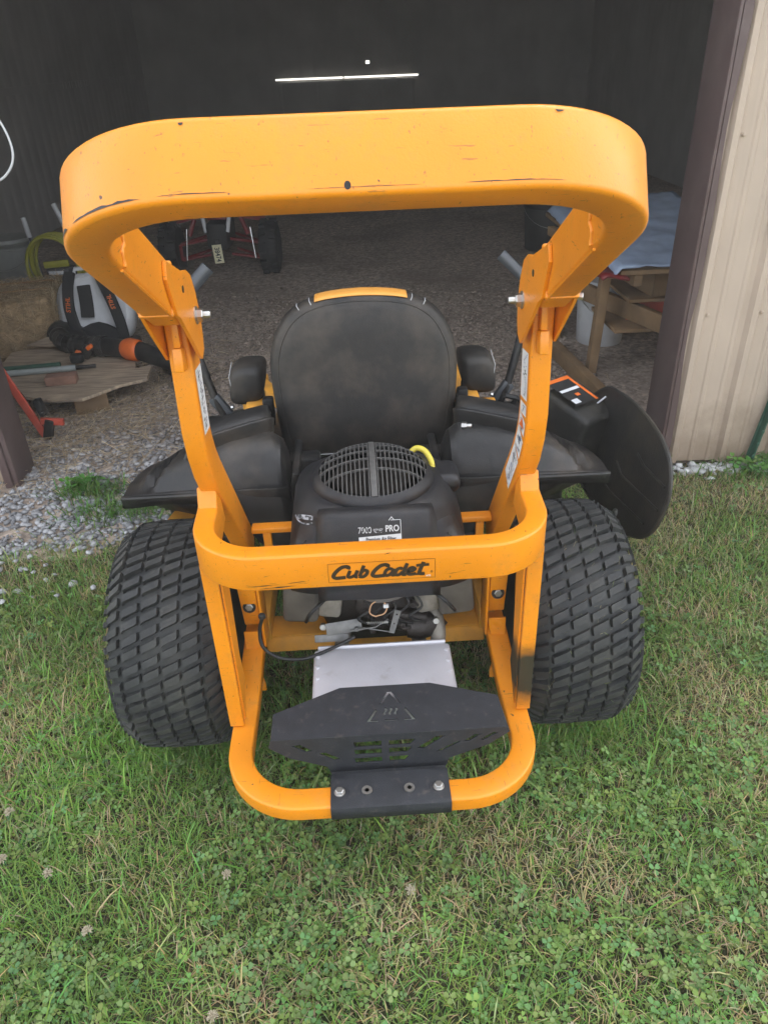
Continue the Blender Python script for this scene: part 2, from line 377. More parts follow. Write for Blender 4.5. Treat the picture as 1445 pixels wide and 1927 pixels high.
# shell behind: lined side walls, back wall with its gaps, roof
XL,XR,YB=-3.15,4.0,12.4
def corr(name,p0,p1,z0,z1,m,pitch=.23,amp=.0035):
    p0=Vector(p0);p1=Vector(p1);L=(p1-p0).length; d=(p1-p0)/L; nn=Vector((-d.y,d.x,0)); V=[];F=[];ts=[]
    k=0
    while k*pitch<L:
        for q,a in((0,0),(.5,0),(.6,1),(.8,1),(.9,0)):
            t=(k+q)*pitch
            if t<L: ts.append((t,a))
        k+=1
    ts.append((L,0))
    for z in(z0,z1):
        for t,a in ts: v=p0+d*t+nn*a*amp; V.append((v.x,v.y,z))
    n=len(ts); F=[(i,i+1,n+i+1,n+i) for i in range(n-1)]
    return P(mk(name,V,F,m,ang=20,fixn=False))
corr('side_wall',(XR,1.45,0),(XR,YB,0),0,3.0,INWALL)
# left wall: a thin row of gaps under a girt lets daylight in
corr('side_wall',(XL,1.45,0),(XL,YB,0),0,1.27,INWALL); corr('side_wall',(XL,1.45,0),(XL,YB,0),1.33,3.0,INWALL)
slits=[]; y=1.5
bm=bmesh.new()
openings=[]
for a,b,n in((8.3,9.35,9),(10.3,11.15,7),(11.5,11.9,3)):
    for i in range(n): openings.append(a+(b-a)*(i+.5*random.random())/n)
openings.sort(); last=1.45
for yo in openings+[YB]:
    add_box(bm,(XL,(last+yo)/2,1.30),(.03,max(.01,yo-last),.064)); last=yo+(.008 if yo<YB else 0)
P(bmobj('girt',bm,INWALL,None))
# back wall pieces round a long slit
z1,z2=1.165,1.192
corr('back_wall',(XL,YB,0),(XR,YB,0),0,z1,INWALL); corr('back_wall',(XL,YB,0),(.385,YB,0),z2,3.0,INWALL); corr('back_wall',(.445,YB,0),(XR,YB,0),z2,3.0,INWALL); P(box('wall_filler',(.415,YB,(z2+1.355)/2),(.07,.03,1.355-z2),INWALL,bev=0)); P(box('wall_filler',(.415,YB,2.20),(.07,.03,1.60),INWALL,bev=0))
bm=bmesh.new(); add_box(bm,((XL-1.07)/2,YB,(z1+z2)/2),(-1.07-XL,.06,.034)); P(bmobj('wall_filler',bm,INWALL,None))
for c_,w_ in(((XR+1.22)/2,XR-1.22),(.02,.02)): P(box('wall_filler',(c_,YB,(z1+z2)/2),(w_,.06,.034),INWALL,bev=0))
box_=P(box('back_door_panel',(.07,YB-.05,.58),(2.15,.05,1.12),INWALL)); 
for x in(-1.0,-.42,.1,.62,1.15): P(box('door_stile',(x,YB-.09,.58),(.05,.03,1.1),INWALL))
# roof
def roofp(name,x0,x1,za,zb,y0=1.0,y1=YB+.2):
    V=[];F=[]
    for x,z in((x0,za),(x1,zb)):
        V+=[(x,y0,z),(x,y1,z),(x,y0,z+.04),(x,y1,z+.04)]
    F=[(0,1,5,4),(2,6,7,3),(0,4,6,2),(1,3,7,5),(0,2,3,1),(4,5,7,6)]
    return P(mk(name,V,F,INWALL,smooth=False))
roofp('roof_panel',-4.3,.3,2.95,4.7); roofp('roof_panel',.3,4.9,4.7,2.95)
for i in range(4):
    y=3.2+i*2.6; P(box('roof_truss',(.3,y,2.95),(7.0,.04,.14),WOOD))
P(mk('gable_top',[(-4.2,YB,2.99),(4.75,YB,2.99),(.3,YB,4.65)],[(0,1,2)],INWALL,smooth=False))
P(mk('eave_closure',[(-4.2,1.48,2.99),(-4.2,YB,2.99),(XL,YB,2.99),(XL,1.48,2.99)],[(0,1,2,3)],INWALL,smooth=False))
P(mk('eave_closure',[(XR,1.48,2.99),(XR,YB,2.99),(4.75,YB,2.99),(4.75,1.48,2.99)],[(0,1,2,3)],INWALL,smooth=False))

# added haze that lightens the dark barn like lens flare: one closed box
hzm=bpy.data.materials.new('haze'); hzm.use_nodes=True; hn=hzm.node_tree; hn.nodes.clear()
pv=hn.nodes.new('ShaderNodeVolumePrincipled'); pv.inputs['Color'].default_value=(.93,.90,.85,1); pv.inputs['Density'].default_value=HAZE; pv.inputs['Anisotropy'].default_value=.3
ho=hn.nodes.new('ShaderNodeOutputMaterial'); hn.links.new(pv.outputs[0],ho.inputs['Volume'])
hb_=box('haze',(0,2,2.2),(64,66,6.4),hzm,None,bev=0); hb_['kind']='stuff'; tag(hb_,'thin pale haze added to lighten the dark barn','haze')

# ------------------------------------------------------------------ mower
mw=thing('riding_mower','big yellow zero-turn riding mower with black seat and folded roll bar, parked on the grass','mower')
XO,XI=.330,.292; XC=(XO+XI)/2; XT=XO-XI   # roll-bar tube between these x
# roll-bar posts: side profile (y,z) of the tube's centre line
prof=[(-.190,1.18),(-.196,1.05),(-.203,.965)]
c=[(-.206,.93),(-.200,.885),(-.182,.838),(-.155,.795)]
prof=[(-.186,1.19),(-.192,1.06)]+c[0:1]+c[1:]+[(-.05,.655),(.05,.52),(.10,.455)]
for s in(-1,1):
    p=sweep('roll_bar_post',[(s*XC,y,z) for y,z in prof],(1,0,0),XT,.072,YEL,mw,bev=.005)
    # warning decals on the inner face
    xi=s*(XI-.0008)
    def decal(name,y0,z0,y1,z1,wd,m_=WHITE,x=xi,par=p):
        d=Vector((0,y1-y0,z1-z0)).normalized(); nrm=Vector((0,-d.z,d.y))*wd/2
        a=Vector((x,y0,z0));b=Vector((x,y1,z1))
        return mk(name,[a-nrm,a+nrm,b+nrm,b-nrm],[(0,1,2,3)],m_,par,smooth=False)
    segs=[(-.208,.965,-.199,.81+.0)] if s<0 else []
    if s<0:
        decal('warning_decal',-.193,1.035,-.203,.915,.050)
        ln=[]
        for k in range(24):
            t=k/24; y0=-.193-.010*t; z0=1.030-.110*t; w_=random.uniform(.008,.019); h=random.choice((.0012,.0018,.003))
            o=-random.uniform(.0,.02)+.018
            ln.append(([(xi+.0006,y0-o,z0),(xi+.0006,y0-o+w_,z0+.001),(xi+.0006,y0-o+w_,z0+.001-h),(xi+.0006,y0-o,z0-h)],[(0,1,2,3)]))
        V,F=joinVF(ln); mk('decal_print',V,F,INK,p,smooth=False)
    else:
        centre=[(-.193,1.035),(-.201,.955),(-.206,.925)]
        segs=[((-.193,1.035),(-.2035,.948),.050),((-.2045,.940),(-.207,.918),.046),((-.2065,.912),(-.2015,.882),.046),((-.200,.876),(-.178,.828),.046),((-.175,.823),(-.104,.722),.046)]
        ln=[];lb=[];ly=[]
        for (a,b,wd) in segs:
            decal('warning_decal',a[0],a[1],b[0],b[1],wd)
            L_=math.hypot(b[0]-a[0],b[1]-a[1]); dy,dz=(b[0]-a[0])/L_,(b[1]-a[1])/L_
            n_=int(L_/.0042)
            for k in range(1,n_):
                t=k*.0042; o0=random.uniform(-.02,.004); w_=random.uniform(.005,.017); h=random.choice((.0012,.0016,.0028))
                q=[]
                for (uu,vv) in((o0,0),(o0+w_,0),(o0+w_,h),(o0,h)):
                    q.append((xi-.0006,a[0]+dy*(t+vv)-dz*uu,a[1]+dz*(t+vv)+dy*uu))
                (lb if random.random()<.25 else ln).append((q,[(0,1,2,3)]))
        V,F=joinVF(ln); mk('decal_print',V,F,INK,p,smooth=False); V,F=joinVF(lb); mk('decal_print',V,F,BLUEINK,p,smooth=False)
        mk('decal_print',[(xi-.0007,-.222,.893),(xi-.0007,-.185,.888),(xi-.0007,-.205,.910)],[(0,1,2)],ORANGE,p,smooth=False)
# folded upper hoop
al=R(30.2); U=Vector((0,-math.cos(al),math.sin(al))); Nn=Vector((0,-math.sin(al),-math.cos(al)))
P0=Vector((0,-.30,1.236))+Nn*.038
def hoopP(x,s): return P0+Vector((x,0,0))+U*s
so=.427; rr=.172; WT=.048; XC_post=XC; XH_=XO-WT/2; rc=rr-WT/2; sc_=so-WT/2
path=[hoopP(-XH_,-.055),hoopP(-XH_,.02),hoopP(-XH_,.12)]
for k in range(0,17):
    a=R(90*k/16); path.append(hoopP(-XH_+rc-rc*math.cos(a),sc_-rc+rc*math.sin(a)))
for x in(-.07,.0,.07): path.append(hoopP(x,sc_))
for k in range(16,-1,-1):
    a=R(90*k/16); path.append(hoopP(XH_-rc+rc*math.cos(a),sc_-rc+rc*math.sin(a)))
path+=[hoopP(XH_,.12),hoopP(XH_,.02),hoopP(XH_,-.055)]
hp=sweep('roll_bar_hoop',path,Nn,.080,WT,YEL,mw,bev=.0065)
# a drain hole near the lower edge of the cross bar, plus bare chipped edges
hc=hoopP(0,so+.0004)+Nn*.031
V=[hc+Vector((math.cos(a)*.0032-.010,0,0))+Nn*math.sin(a)*.0042 for a in [2*PI*k/14 for k in range(14)]]
mk('drain_hole',V,[tuple(range(14))],DARK,hp,smooth=False)
def chip(x0,x1,wd,side,seed,slo=None):
    rnd=random.Random(seed); n=max(4,int(abs(x1-x0)/.006)); V=[];F=[]
    for i in range(n+1):
        t=i/n; x=x0+(x1-x0)*t; hw=wd*(math.sin(PI*t)**.5)*(.4+.6*rnd.random())
        # follow the outer outline of the hoop
        ax=abs(x); sg=1 if x>0 else -1
        if ax>XO-rr:
            q=(ax-(XO-rr))/rr; s_=so-rr+rr*math.sqrt(max(0,1-q*q)); nx=sg*q; ns=math.sqrt(max(0,1-q*q))
        else: s_=so; nx=0; ns=1
        base=hoopP(x,s_)+Vector((nx,0,0))*.0006+U*ns*.0006
        off=side*(.040-.0068)
        V+=[base+Nn*(off-side*hw),base+Nn*off]
    for i in range(n): F.append((2*i,2*i+1,2*i+3,2*i+2))
    return mk('bare_chip',V,F,INK,hp,smooth=False)
chip(-.29,-.205,.0035,1,1); chip(-.19,-.12,.0012,1,2); chip(.10,.20,.0012,1,5); chip(-.05,.06,.0008,1,7)
chip(-.165,-.160,.004,-1,3); chip(-.318,-.300,.009,1,4); chip(.19,.20,.003,-1,6)
# hinge: plates, bolts, stops
for s in(-1,1):
    hi=[(-.345,1.225),(-.333,1.248),(-.245,1.212),(-.212,1.206),(-.185,1.192),(-.166,1.158),(-.158,1.118),(-.162,1.085),(-.172,1.062),(-.192,1.052),(-.210,1.064),(-.262,1.118),(-.300,1.155),(-.318,1.165)]
    hi=[(y-.018,z+.004) for y,z in hi]; M=frameM((s*.2785,0,0),(0,1,0),(0,0,1))
    plate('hinge_plate',hi,[],.006,M,YEL,mw)
    ou=[(-.345,1.19),(-.30,1.225),(-.20,1.20),(-.155,1.15),(-.16,1.09),(-.22,1.06),(-.25,1.09),(-.30,1.14)]
    M=frameM((s*(XO+.0045),0,0),(0,1,0),(0,0,1)); plate('hinge_plate',ou,[],.006,M,YEL,mw)
    hexbolt('hinge_bolt',(s*.2754,-.212,1.132),(-s,0,0),.0115,.010,STEEL,mw,washer=.015,shaft=.012)
    box('stop_tab',(s*(XC-.004),-.236,1.118),(.012,.022,.060),YEL,mw,rotm('X',-6),.002)
    box('stop_tab',(s*(XC-.004),-.246,1.068),(.016,.030,.040),YEL,mw,rotm('X',-12),.003)
    # collar where the arm meets the hinge
    box('hinge_collar',tuple(hoopP(s*XH_,.004)),(.053,.010,.084),YEL,mw,rotm('X',-30.5),.003)
    hexbolt('pivot_pin',tuple(Vector((s*.2754,-.275,1.192))),(-s,0,0),.006,.001,INK,mw)
    if s>0: hexbolt('hinge_latch',(.334,-.33,1.168),(1,-.3,0),.006,.008,STEEL,mw)
for s in(-1,1):
    xw=s*(XO-WT-.0005)
    wp=[hoopP(0,.232+.004*math.sin(k*1.3))+Nn*(-.036+.072*k/14)+Vector((xw,0,0)) for k in range(15)]
    tube('weld_bead',wp,[.0028+.0008*(k%2) for k in range(15)],YEL,hp,8)
    wp=[hoopP(0,.232-.235*k/30)+Nn*.0405+Vector((s*(XO-WT+.002),0,0)) for k in range(31)]
    tube('weld_bead',wp,[.0022+.0007*(k%2) for k in range(31)],YEL,hp,6)
# U-shaped rear bumper bar with maker's plate
zc=.708; yo_=-.378; rb=.13; rbc=rb-.02; ycn=yo_+.02; XB=.318
pt=[]
ends=[(-.155,.722),(-.20,.712)]
for y,z in ends: pt.append((-XB,y,z))
for k in range(0,13):
    a=R(90*k/12); pt.append((-XB+rbc-rbc*math.cos(a),ycn+rbc-rbc*math.sin(a),zc))
for x in(-.1,0,.1): pt.append((x,ycn,zc))
for k in range(12,-1,-1):
    a=R(90*k/12); pt.append((XB-rbc+rbc*math.cos(a),ycn+rbc-rbc*math.sin(a),zc))
for y,z in reversed(ends): pt.append((XB,y,z))
ub=sweep('bumper_bar',pt,(0,0,1),.074,.040,YEL,mw,bev=.005)
for s in(-1,1):
    box('post_sleeve',(s*.3175,-.172,.752),(.038,.052,.050),YEL,mw,rotm('X',-28),.004)
# maker's plate: real lettering on a yellow decal
lx,lz=.096,.0205; yf=yo_-.0008
PL=mk('brand_decal',[(-lx+.014,yf,zc-lz-.004),(lx+.014,yf,zc-lz-.004),(lx+.014,yf,zc+lz-.004),(-lx+.014,yf,zc+lz-.004)],[(0,1,2,3)],GOLD,ub,smooth=False)
ln=[]
for (a,b,c_,d_2) in((-lx,-lz,lx,-lz),(lx,-lz,lx,lz),(lx,lz,-lx,lz),(-lx,lz,-lx,-lz)): ln.append(ribbon([(a,b),(c_,d_2)],.0006,.0003))
V,F=joinVF(ln); MD=frameM((.014,yf-.0004,zc-.004),(1,0,0),(0,0,1))
mk('decal_edge',[MD@Vector(v) for v in V],F,LOGO,ub,smooth=False)
# script lettering strokes, unit = letter height
def letters():
    S=[]
    def st(pts,w=.15,n=6): S.append((cpath(pts,n),w))
    def straight(pts,w=.15): S.append((pts,w))
    # big C with a foot that runs on as the underline
    def bigC(x): st([(x+.86,.74),(x+.90,.90),(x+.74,.97),(x+.45,.88),(x+.12,.52),(x-.02,.20),(x+.10,.05),(x+.35,.04),(x+.70,.07)],.17)
    bigC(0)
    st([(.98,.62),(.84,.20),(.88,.07),(1.02,.07),(1.28,.22)]); st([(1.42,.62),(1.28,.20),(1.30,.07),(1.40,.05)])
    st([(1.80,1.0),(1.52,.10)],.15,2); st([(1.62,.42),(1.80,.60),(1.98,.52),(1.94,.28),(1.78,.08),(1.58,.05),(1.50,.12)])
    bigC(2.30)
    st([(3.46,.55),(3.30,.62),(3.10,.50),(3.00,.22),(3.08,.06),(3.26,.10),(3.44,.30)]); st([(3.54,.62),(3.42,.20),(3.46,.06),(3.60,.07)])
    st([(4.06,.52),(3.92,.62),(3.72,.50),(3.62,.22),(3.70,.06),(3.88,.10),(4.06,.30)]); st([(4.34,1.0),(4.08,.18),(4.12,.06),(4.26,.07)])
    st([(4.36,.30),(4.64,.36),(4.78,.50),(4.66,.62),(4.46,.54),(4.34,.28),(4.38,.10),(4.56,.05),(4.84,.10)])
    st([(5.30,1.05),(5.04,.22),(5.10,.07),(5.34,.07)],.16); straight([(4.86,.78),(5.62,.82)],.13); straight([(4.80,.05),(5.36,.07)],.1)
    return S
par=[];W_=5.70
for i,(p_,w_) in enumerate(letters()): par.append(ribbon([((x-W_/2+.02)*.0306,(y-.5)*.0262+.001) for x,y in p_],w_*.044,.0004+.00012*i))
V,F=joinVF(par); mk('brand_lettering',[MD@Vector(v) for v in V],F,LOGO,ub,smooth=False)
text('small_print','®',.006,frameM((.014+.090,yf-.0006,zc-.012),(1,0,0),(0,0,1)),LOGO,ub)
text('small_print','MTD',.0042,frameM((.014+.084,yf-.0006,zc-.0205),(1,0,0),(0,0,1)),WHITE,ub,off=.0001)
# bare chips on the bumper
def bchip(x0,x1,z,wd,seed):
    rnd=random.Random(seed); n=10; V=[];F=[]
    for i in range(n+1):
        t=i/n; x=x0+(x1-x0)*t; hw=wd*math.sin(PI*t)*(.3+.7*rnd.random()); zz=z+.004*(t-.5)*rnd.uniform(.6,1.2)
        ax=abs(x); y=yo_-.0009
        if ax>XB+.02-rb: q=(ax-(XB+.02-rb))/rb; y=yo_+rb-rb*math.sqrt(max(0,1-q*q))-.0009
        V+=[(x,y,zz+hw),(x,y,zz-hw)]
    for i in range(n): F.append((2*i,2*i+1,2*i+3,2*i+2))
    mk('bare_chip',V,F,INK,ub,smooth=False)
bchip(-.235,-.17,.684,.0012,1); bchip(-.16,-.12,.688,.001,2); bchip(-.21,-.14,.679,.0016,3); bchip(.13,.16,.69,.0006,4); bchip(.02,.032,zc+.033,.001,5); bchip(-.20,-.185,.705,.0006,8)
# struts down to the lower hoop, with gussets
for s in(-1,1):
    mt=YEL if s<0 else BURNT
    V,F=sweep_geo([(s*.318,-.282,.672),(s*.316,-.292,.47),(s*.314,-.302,.254)],(1,0,0),.030,.012,.002)
    # channel cheek on the inner side, widening downwards then cut to a point
    g=[(s*.301,-.280,.668),(s*.301,-.215,.668),(s*.300,-.245,.40),(s*.299,-.236,.335),(s*.299,-.296,.262)]
    g2=[(x-s*.004,y,z) for x,y,z in g]; n=5; gf=[tuple(range(n)),tuple(n+i for i in range(n))]+[(i,(i+1)%n,n+(i+1)%n,n+i) for i in range(n)]
    Vj,Fj=joinVF([(V,F),(g+g2,gf)]); mk('bumper_strut',Vj,Fj,mt,mw,ang=35)
# lower hoop lying flat
zl=.232; yo2=-.528; XH=.300; r2=.16; r2c=r2-.026; yc2=yo2+.026
pt=[(-XH,.02,.262),(-XH,-.10,.250),(-XH,-.20,zl)]
for k in range(0,13): a=R(90*k/12); pt.append((-XH+r2c-r2c*math.cos(a),yc2+r2c-r2c*math.sin(a),zl))
for x in(-.08,0,.08): pt.append((x,yc2,zl))
for k in range(12,-1,-1): a=R(90*k/12); pt.append((XH-r2c+r2c*math.cos(a),yc2+r2c-r2c*math.sin(a),zl))
pt+=[(XH,-.20,zl),(XH,-.10,.250),(XH,.02,.262)]
lh=sweep('lower_bumper_hoop',pt,(0,0,1),.036,.050,YEL,mw,bev=.005)
# frame side brackets with their bolts
for s in(-1,1):
    box('frame_bracket',(s*.297,-.052,.385),(.040,.012,.13),YEL,mw,rotm('X',10),.002)
    box('frame_bracket',(s*.272,-.030,.36),(.006,.07,.20),YEL,mw,None,.001)
    hexbolt('frame_bolt',(s*.297,-.058,.385),(0,-.98,.17),.0095,.007,STEEL,mw,washer=.0)
    lathe('rubber_washer',[(0,0),(.0155,0),(.0155,.002),(0,.002)],INK,mw,20,'Z',(0,0,0),mtx=None).matrix_world=frameM((s*.297,-.0592,.385),(1,0,0),(0,.17,.98))
    # horn-shaped lower bracket reaching down to the hoop
    g=[(-.02,0),(.02,0),(.018,-.03),(.008,-.06),(.004,-.11),(.016,-.15),(.016,-.17),(-.018,-.17)]
    g=[(x*s*-1,y) for x,y in g]
    plate('horn_bracket',g,[],.006,frameM((s*.297,-.068,.315),(1,0,0),(0,.15,.98)),YEL,mw)
box('frame_cross_member',(0,.005,.212),(.56,.012,.045),YEL2,mw,rotm('X',-28))
box('frame_cross_member',(0,.045,.232),(.56,.08,.006),YEL2,mw,None,.001)
box('frame_rail',(-.285,.45,.26),(.04,.9,.07),YEL2,mw); box('frame_rail',(.285,.45,.26),(.04,.9,.07),YEL2,mw)
box('frame_rail',(-.225,.035,.545),(.11,.03,.014),YEL,mw); box('frame_rail',(.235,.035,.545),(.11,.03,.014),YEL,mw)
box('frame_upright',(-.245,.03,.50),(.02,.012,.09),YEL,mw); box('frame_upright',(.262,.03,.50),(.02,.012,.09),YEL,mw)

# wheels
def tyre_profile():
    return [(.125,.085),(.165,.118),(.205,.128),(.232,.124),(.250,.112),(.260,.092),(.266,.06),(.268,.03),(.268,-.03),(.266,-.06),(.260,-.092),(.250,-.112),(.232,-.124),(.205,-.128),(.165,-.118),(.125,-.085)]
def crown(x):
    ax=abs(x); 
    return (.268-.5*ax*ax if ax<.09 else .264-(ax-.09)*.55-8*(ax-.09)**2)-.0022
CLIPS=[]
def make_wheel(s):
    wh=thing('rear_wheel','','',(0,0,0)); del wh['label']; del wh['category']; wh.parent=mw; wh.location=(s*.467,0,.276)
    prof=tyre_profile(); V=[];F=[];seg=72;Pn=len(prof)
    for i in range(seg):
        a=2*PI*i/seg
        for (r,x) in prof: V.append((x,r*math.cos(a),r*math.sin(a)))
    for i in range(seg):
        j=(i+1)%seg
        for q in range(Pn-1): F.append((i*Pn+q,i*Pn+q+1,j*Pn+q+1,j*Pn+q))
    # lugs
    cols=[-.1060,-.0645,-.0215,.0215,.0645,.1060]; n=54; sipes=[]
    parts=[(V,F)]
    rnd=random.Random(3+s)
    for ci,cx in enumerate(cols):
        for k in range(n):
            pair=(k%2)
            th0=2*PI*(k+(.05 if pair else -.05)+(ci%2)*.5)/n
            hw=.0188; hl=.0102
            if abs(cx)>.09: hw=.0150
            tilt=-.36
            # footprint: slanted lug with a hooked end
            fp=[(-hw,-hl*.55),(-hw*.85,-hl*.78),(hw*.70,-hl*.92),(hw,-hl*1.10),(hw,hl*.45),(hw*.86,hl*.72),(-hw*.66,hl*.85),(-hw*.95,hl*1.12)]
            base=[];top=[]
            jit=rnd.uniform(-.0006,.0006)
            for (x,l) in fp:
                l2=l+tilt*x
                for lst,sc2,h in((base,1.06,-.003),(top,.93,.0150+jit)):
                    xx=cx+x*sc2; ll=l2*sc2; rr_=crown(xx)+h; aa=th0+ll/.27
                    lst.append((xx,rr_*math.cos(aa),rr_*math.sin(aa)))
            m_=len(fp); lv=base+top; lf=[tuple(m_+i for i in range(m_))]+[(i,(i+1)%m_,m_+(i+1)%m_,m_+i) for i in range(m_)]
            if abs(cx)<.09:  # raised dark strips paint the shade of sipe grooves that are not cut
                sp_=[(-hw*.55,hl*.62),(-hw*.50,hl*.05),(hw*.45,-hl*.02),(hw*.50,-hl*.62)]; q=[]
                for x,l in sp_:
                    for dd in(-.0005,.0005):
                        xx=cx+x+dd; l2=l+dd+tilt*x; rr_=crown(xx)+.0154+jit; aa=th0+l2/.27; q.append((xx,rr_*math.cos(aa),rr_*math.sin(aa)))
                sipes.append((q,[(2*i,2*i+1,2*i+3,2*i+2) for i in range(3)]))
            parts.append((lv,lf))
    # shoulder ribs running down the sidewall
    for sd_ in(-1,1):
        for k in range(n):
            th0=2*PI*(k+.3)/n; q=[]
            for (r,x) in((.252,.118),(.222,.131)):
                for da in(-.022,.022):
                    q.append((sd_*x,r*math.cos(th0+da),r*math.sin(th0+da)))
            q2=[(v[0]+sd_*.006,v[1]*1.015,v[2]*1.015) for v in q]
            parts.append((q+q2,[(4,5,7,6),(0,1,5,4),(2,3,7,6),(0,2,6,4),(1,3,7,5)]))
    Vj,Fj=joinVF(parts); t=mk('tyre',Vj,Fj,RUB,wh,ang=28); Vs,Fs=joinVF(sipes); so_=mk('tread_sipes',Vs,Fs,INK,wh,smooth=False); so_['kind']='stuff'
    lathe('rim',[(0,.02),(.05,.03),(.09,.045),(.12,.085),(.128,.085),(.128,-.085),(.12,-.085),(.09,-.02),(0,-.02)],YEL2,wh,40,'X')
    lathe('hub_cap',[(0,.06),(.025,.055),(.03,.03),(0,.03)],STEEL,wh,20,'X')
    return wh
make_wheel(-1); make_wheel(1)
for s in(-1,1):
    def clip():
        a=random.uniform(PI*.55,PI*1.35); x=random.uniform(-.12,.12); r=crown(x)+random.uniform(.0,.0125)
        return (s*.467+x,r*math.cos(a),.276+r*math.sin(a)*-1 if False else .276+r*math.sin(a)),(random.gauss(0,1),random.gauss(0,.3)-.5*math.sin(a),random.gauss(0,1))
    CLIPS.append(clip)

# fenders (moulded plastic): rear-to-front sections of (x,z)
def lerp(x,tb):
    for (a,va),(b,vb) in zip(tb,tb[1:]):
        if a<=x<=b: return va+(vb-va)*(x-a)/(b-a)
    return tb[0][1] if x<tb[0][0] else tb[-1][1]
def fender(s):
    TX=[(.185,.47),(.195,.60),(.212,.675),(.235,.694),(.30,.697),(.36,.697),(.40,.693),(.45,.676),(.49,.656),(.52,.643),(.542,.632),(.556,.616),(.566,.609),(.590,.606),(.594,.580)]
    BX=[(.185,.42),(.26,.44),(.30,.50),(.335,.60),(.36,.610),(.590,.606),(.594,.580)]
    GY=[(.104,0),(.122,.02),(.134,.30),(.150,.62),(.175,.85),(.21,.97),(.25,1.0),(.30,.90),(.38,.62),(.50,.20),(.60,.0)]
    xs=[.185,.19,.195,.203,.212,.222,.235,.26,.29,.31,.335,.36]+[.385+.0066*k for k in range(27)]+[.565,.578,.590,.594]
    rows=[]
    for y,_ in GY:
        g=lerp(y,GY); r=[]
        for x in xs:
            T=lerp(x,TX);B=lerp(x,BX); z=B+(T-B)*max(g,0) if g>=0 else B+g*.12
            # moulded channel following the outer shoulder of the dome
            ch_=math.exp(-((x-(.530-.42*max(0,y-.14)))/.011)**2)*min(1,max(0,(y-.126)/.02))*.020*(x>.40)
            fall=lerp(y,[(.10,0),(.17,0),(.26,.018),(.34,.04),(.45,.08),(.60,.15)])*min(1,max(0,(x-.38)/.14)); z-=fall
            r.append(Vector((s*x,y,z-ch_)))
        rows.append(r)
    o=grid_obj('fender',rows,FEND,mw,th=.004,ang=32)
    xr=[.345,.40,.46,.52,.57,.592]
    l0=[Vector((s*x,.108,.610)) for x in xr]; l1=[Vector((s*x,.1005,.607)) for x in xr]; l2=[Vector((s*x,.100,.604)) for x in xr]; l3=[Vector((s*x,.106,.580+.004*math.sin(x*30))) for x in xr]
    grid_obj('fender_lip',[l0,l1,l2,l3],FEND,mw,th=.003,ang=60)
    w1=[Vector((s*x,.13,.60)) for x in(.58,.50,.42,.34,.26,.195)]; w2=[Vector((s*x,.24,z)) for x,z in((.57,.52),(.50,.48),(.42,.44),(.34,.42),(.26,.40),(.195,.40))]
    grid_obj('wheel_well',[w1,w2],BLK,mw,th=.004)
    rg=smoothpath([(s*.425,.150,.672),(s*.400,.172,.700),(s*.330,.215,.706),(s*.252,.258,.708),(s*.236,.30,.690)],5)
    sweep('console_rim',rg,(0,0,1),.040,.010,FEND,mw,bev=.004)
    bk=[[p+Vector((0,.004,.018)) for p in rg],[p+Vector((s*.02,.10,.012)) for p in rg],[p+Vector((s*.02,.22,-.10)) for p in rg]]
    grid_obj('console_top',bk,FEND,mw,th=.004)
    return o
fender(-1); fender(1)
for s in(-1,1):
    box('under_seat_panel',(s*.17,.30,.50),(.10,.06,.20),BLK,mw,None,.01)
    box('side_panel',(s*.20,.33,.46),(.02,.30,.30),BLK,mw,rotm('Y',s*-8),.006)
hexbolt('console_bolt',(.235,.17,.722),(.9,-.3,.1),.009,.012,STEEL,mw,shaft=.012)
box('deck_strip',(-.485,.185,.492),(.062,.10,.004),YEL2,mw,rotm('Z',-14),.001)
# deck, foot pan
bm=bmesh.new(); add_box(bm,(0,.92,.24),(1.28,.66,.16),None,.04,3); bmobj('cutting_deck',bm,BLK,mw)
box('foot_pan',(0,1.15,.36),(.52,.42,.02),BLK,mw,None,.008)
for s in(-1,1):
    lathe('caster_wheel',[(0,.04),(.09,.045),(.13,.03),(.14,0),(.13,-.03),(.09,-.045),(0,-.04)],RUB,mw,32,'X',(s*.45,1.55,.14))
    sweep('caster_arm',[(s*.25,1.15,.34),(s*.45,1.5,.36)],(0,0,1),.05,.05,YEL2,mw)
    box('caster_fork',(s*.45,1.55,.24),(.12,.05,.22),YEL2,mw,None,.01)
box('foot_rest',(0,1.42,.30),(.6,.12,.05),BLK,mw,None,.015)
# belt cover with sticker on the right
bm=bmesh.new(); add_box(bm,(.650,.635,.452),(.15,.19,.26),rotm('Z',32)@rotm('X',14),.018,3); bmobj('belt_cover',bm,CHUTE,mw)
Mx=Matrix.Translation((.636,.628,.600))@(rotm('Z',32)@rotm('X',14)).to_4x4()@Matrix.Diagonal((.85,.85,1,1))
def onM(name,pts,m_,z,par=mw): return mk(name,[Mx@Vector((x,y,z)) for x,y in pts],[tuple(range(len(pts)))],m_,par,smooth=False)
onM('hazard_sticker',[(-.055,-.08),(.055,-.08),(.055,.08),(-.055,.08)],INK,.004)
onM('sticker_band',[(-.055,.062),(.055,.062),(.055,.08),(-.055,.08)],ORANGE,.0045); onM('sticker_band',[(.043,-.08),(.055,-.08),(.055,.061),(.043,.061)],ORANGE,.0045)
onM('sticker_band',[(-.05,.0),(.04,.0),(.04,.014),(-.05,.014)],WHITE,.005); onM('sticker_band',[(-.05,-.07),(-.02,-.07),(-.02,-.045),(-.05,-.045)],WHITE,.005); onM('sticker_band',[(-.008,-.035),(.012,-.035),(.012,-.02),(-.008,-.02)],ORANGE,.005)
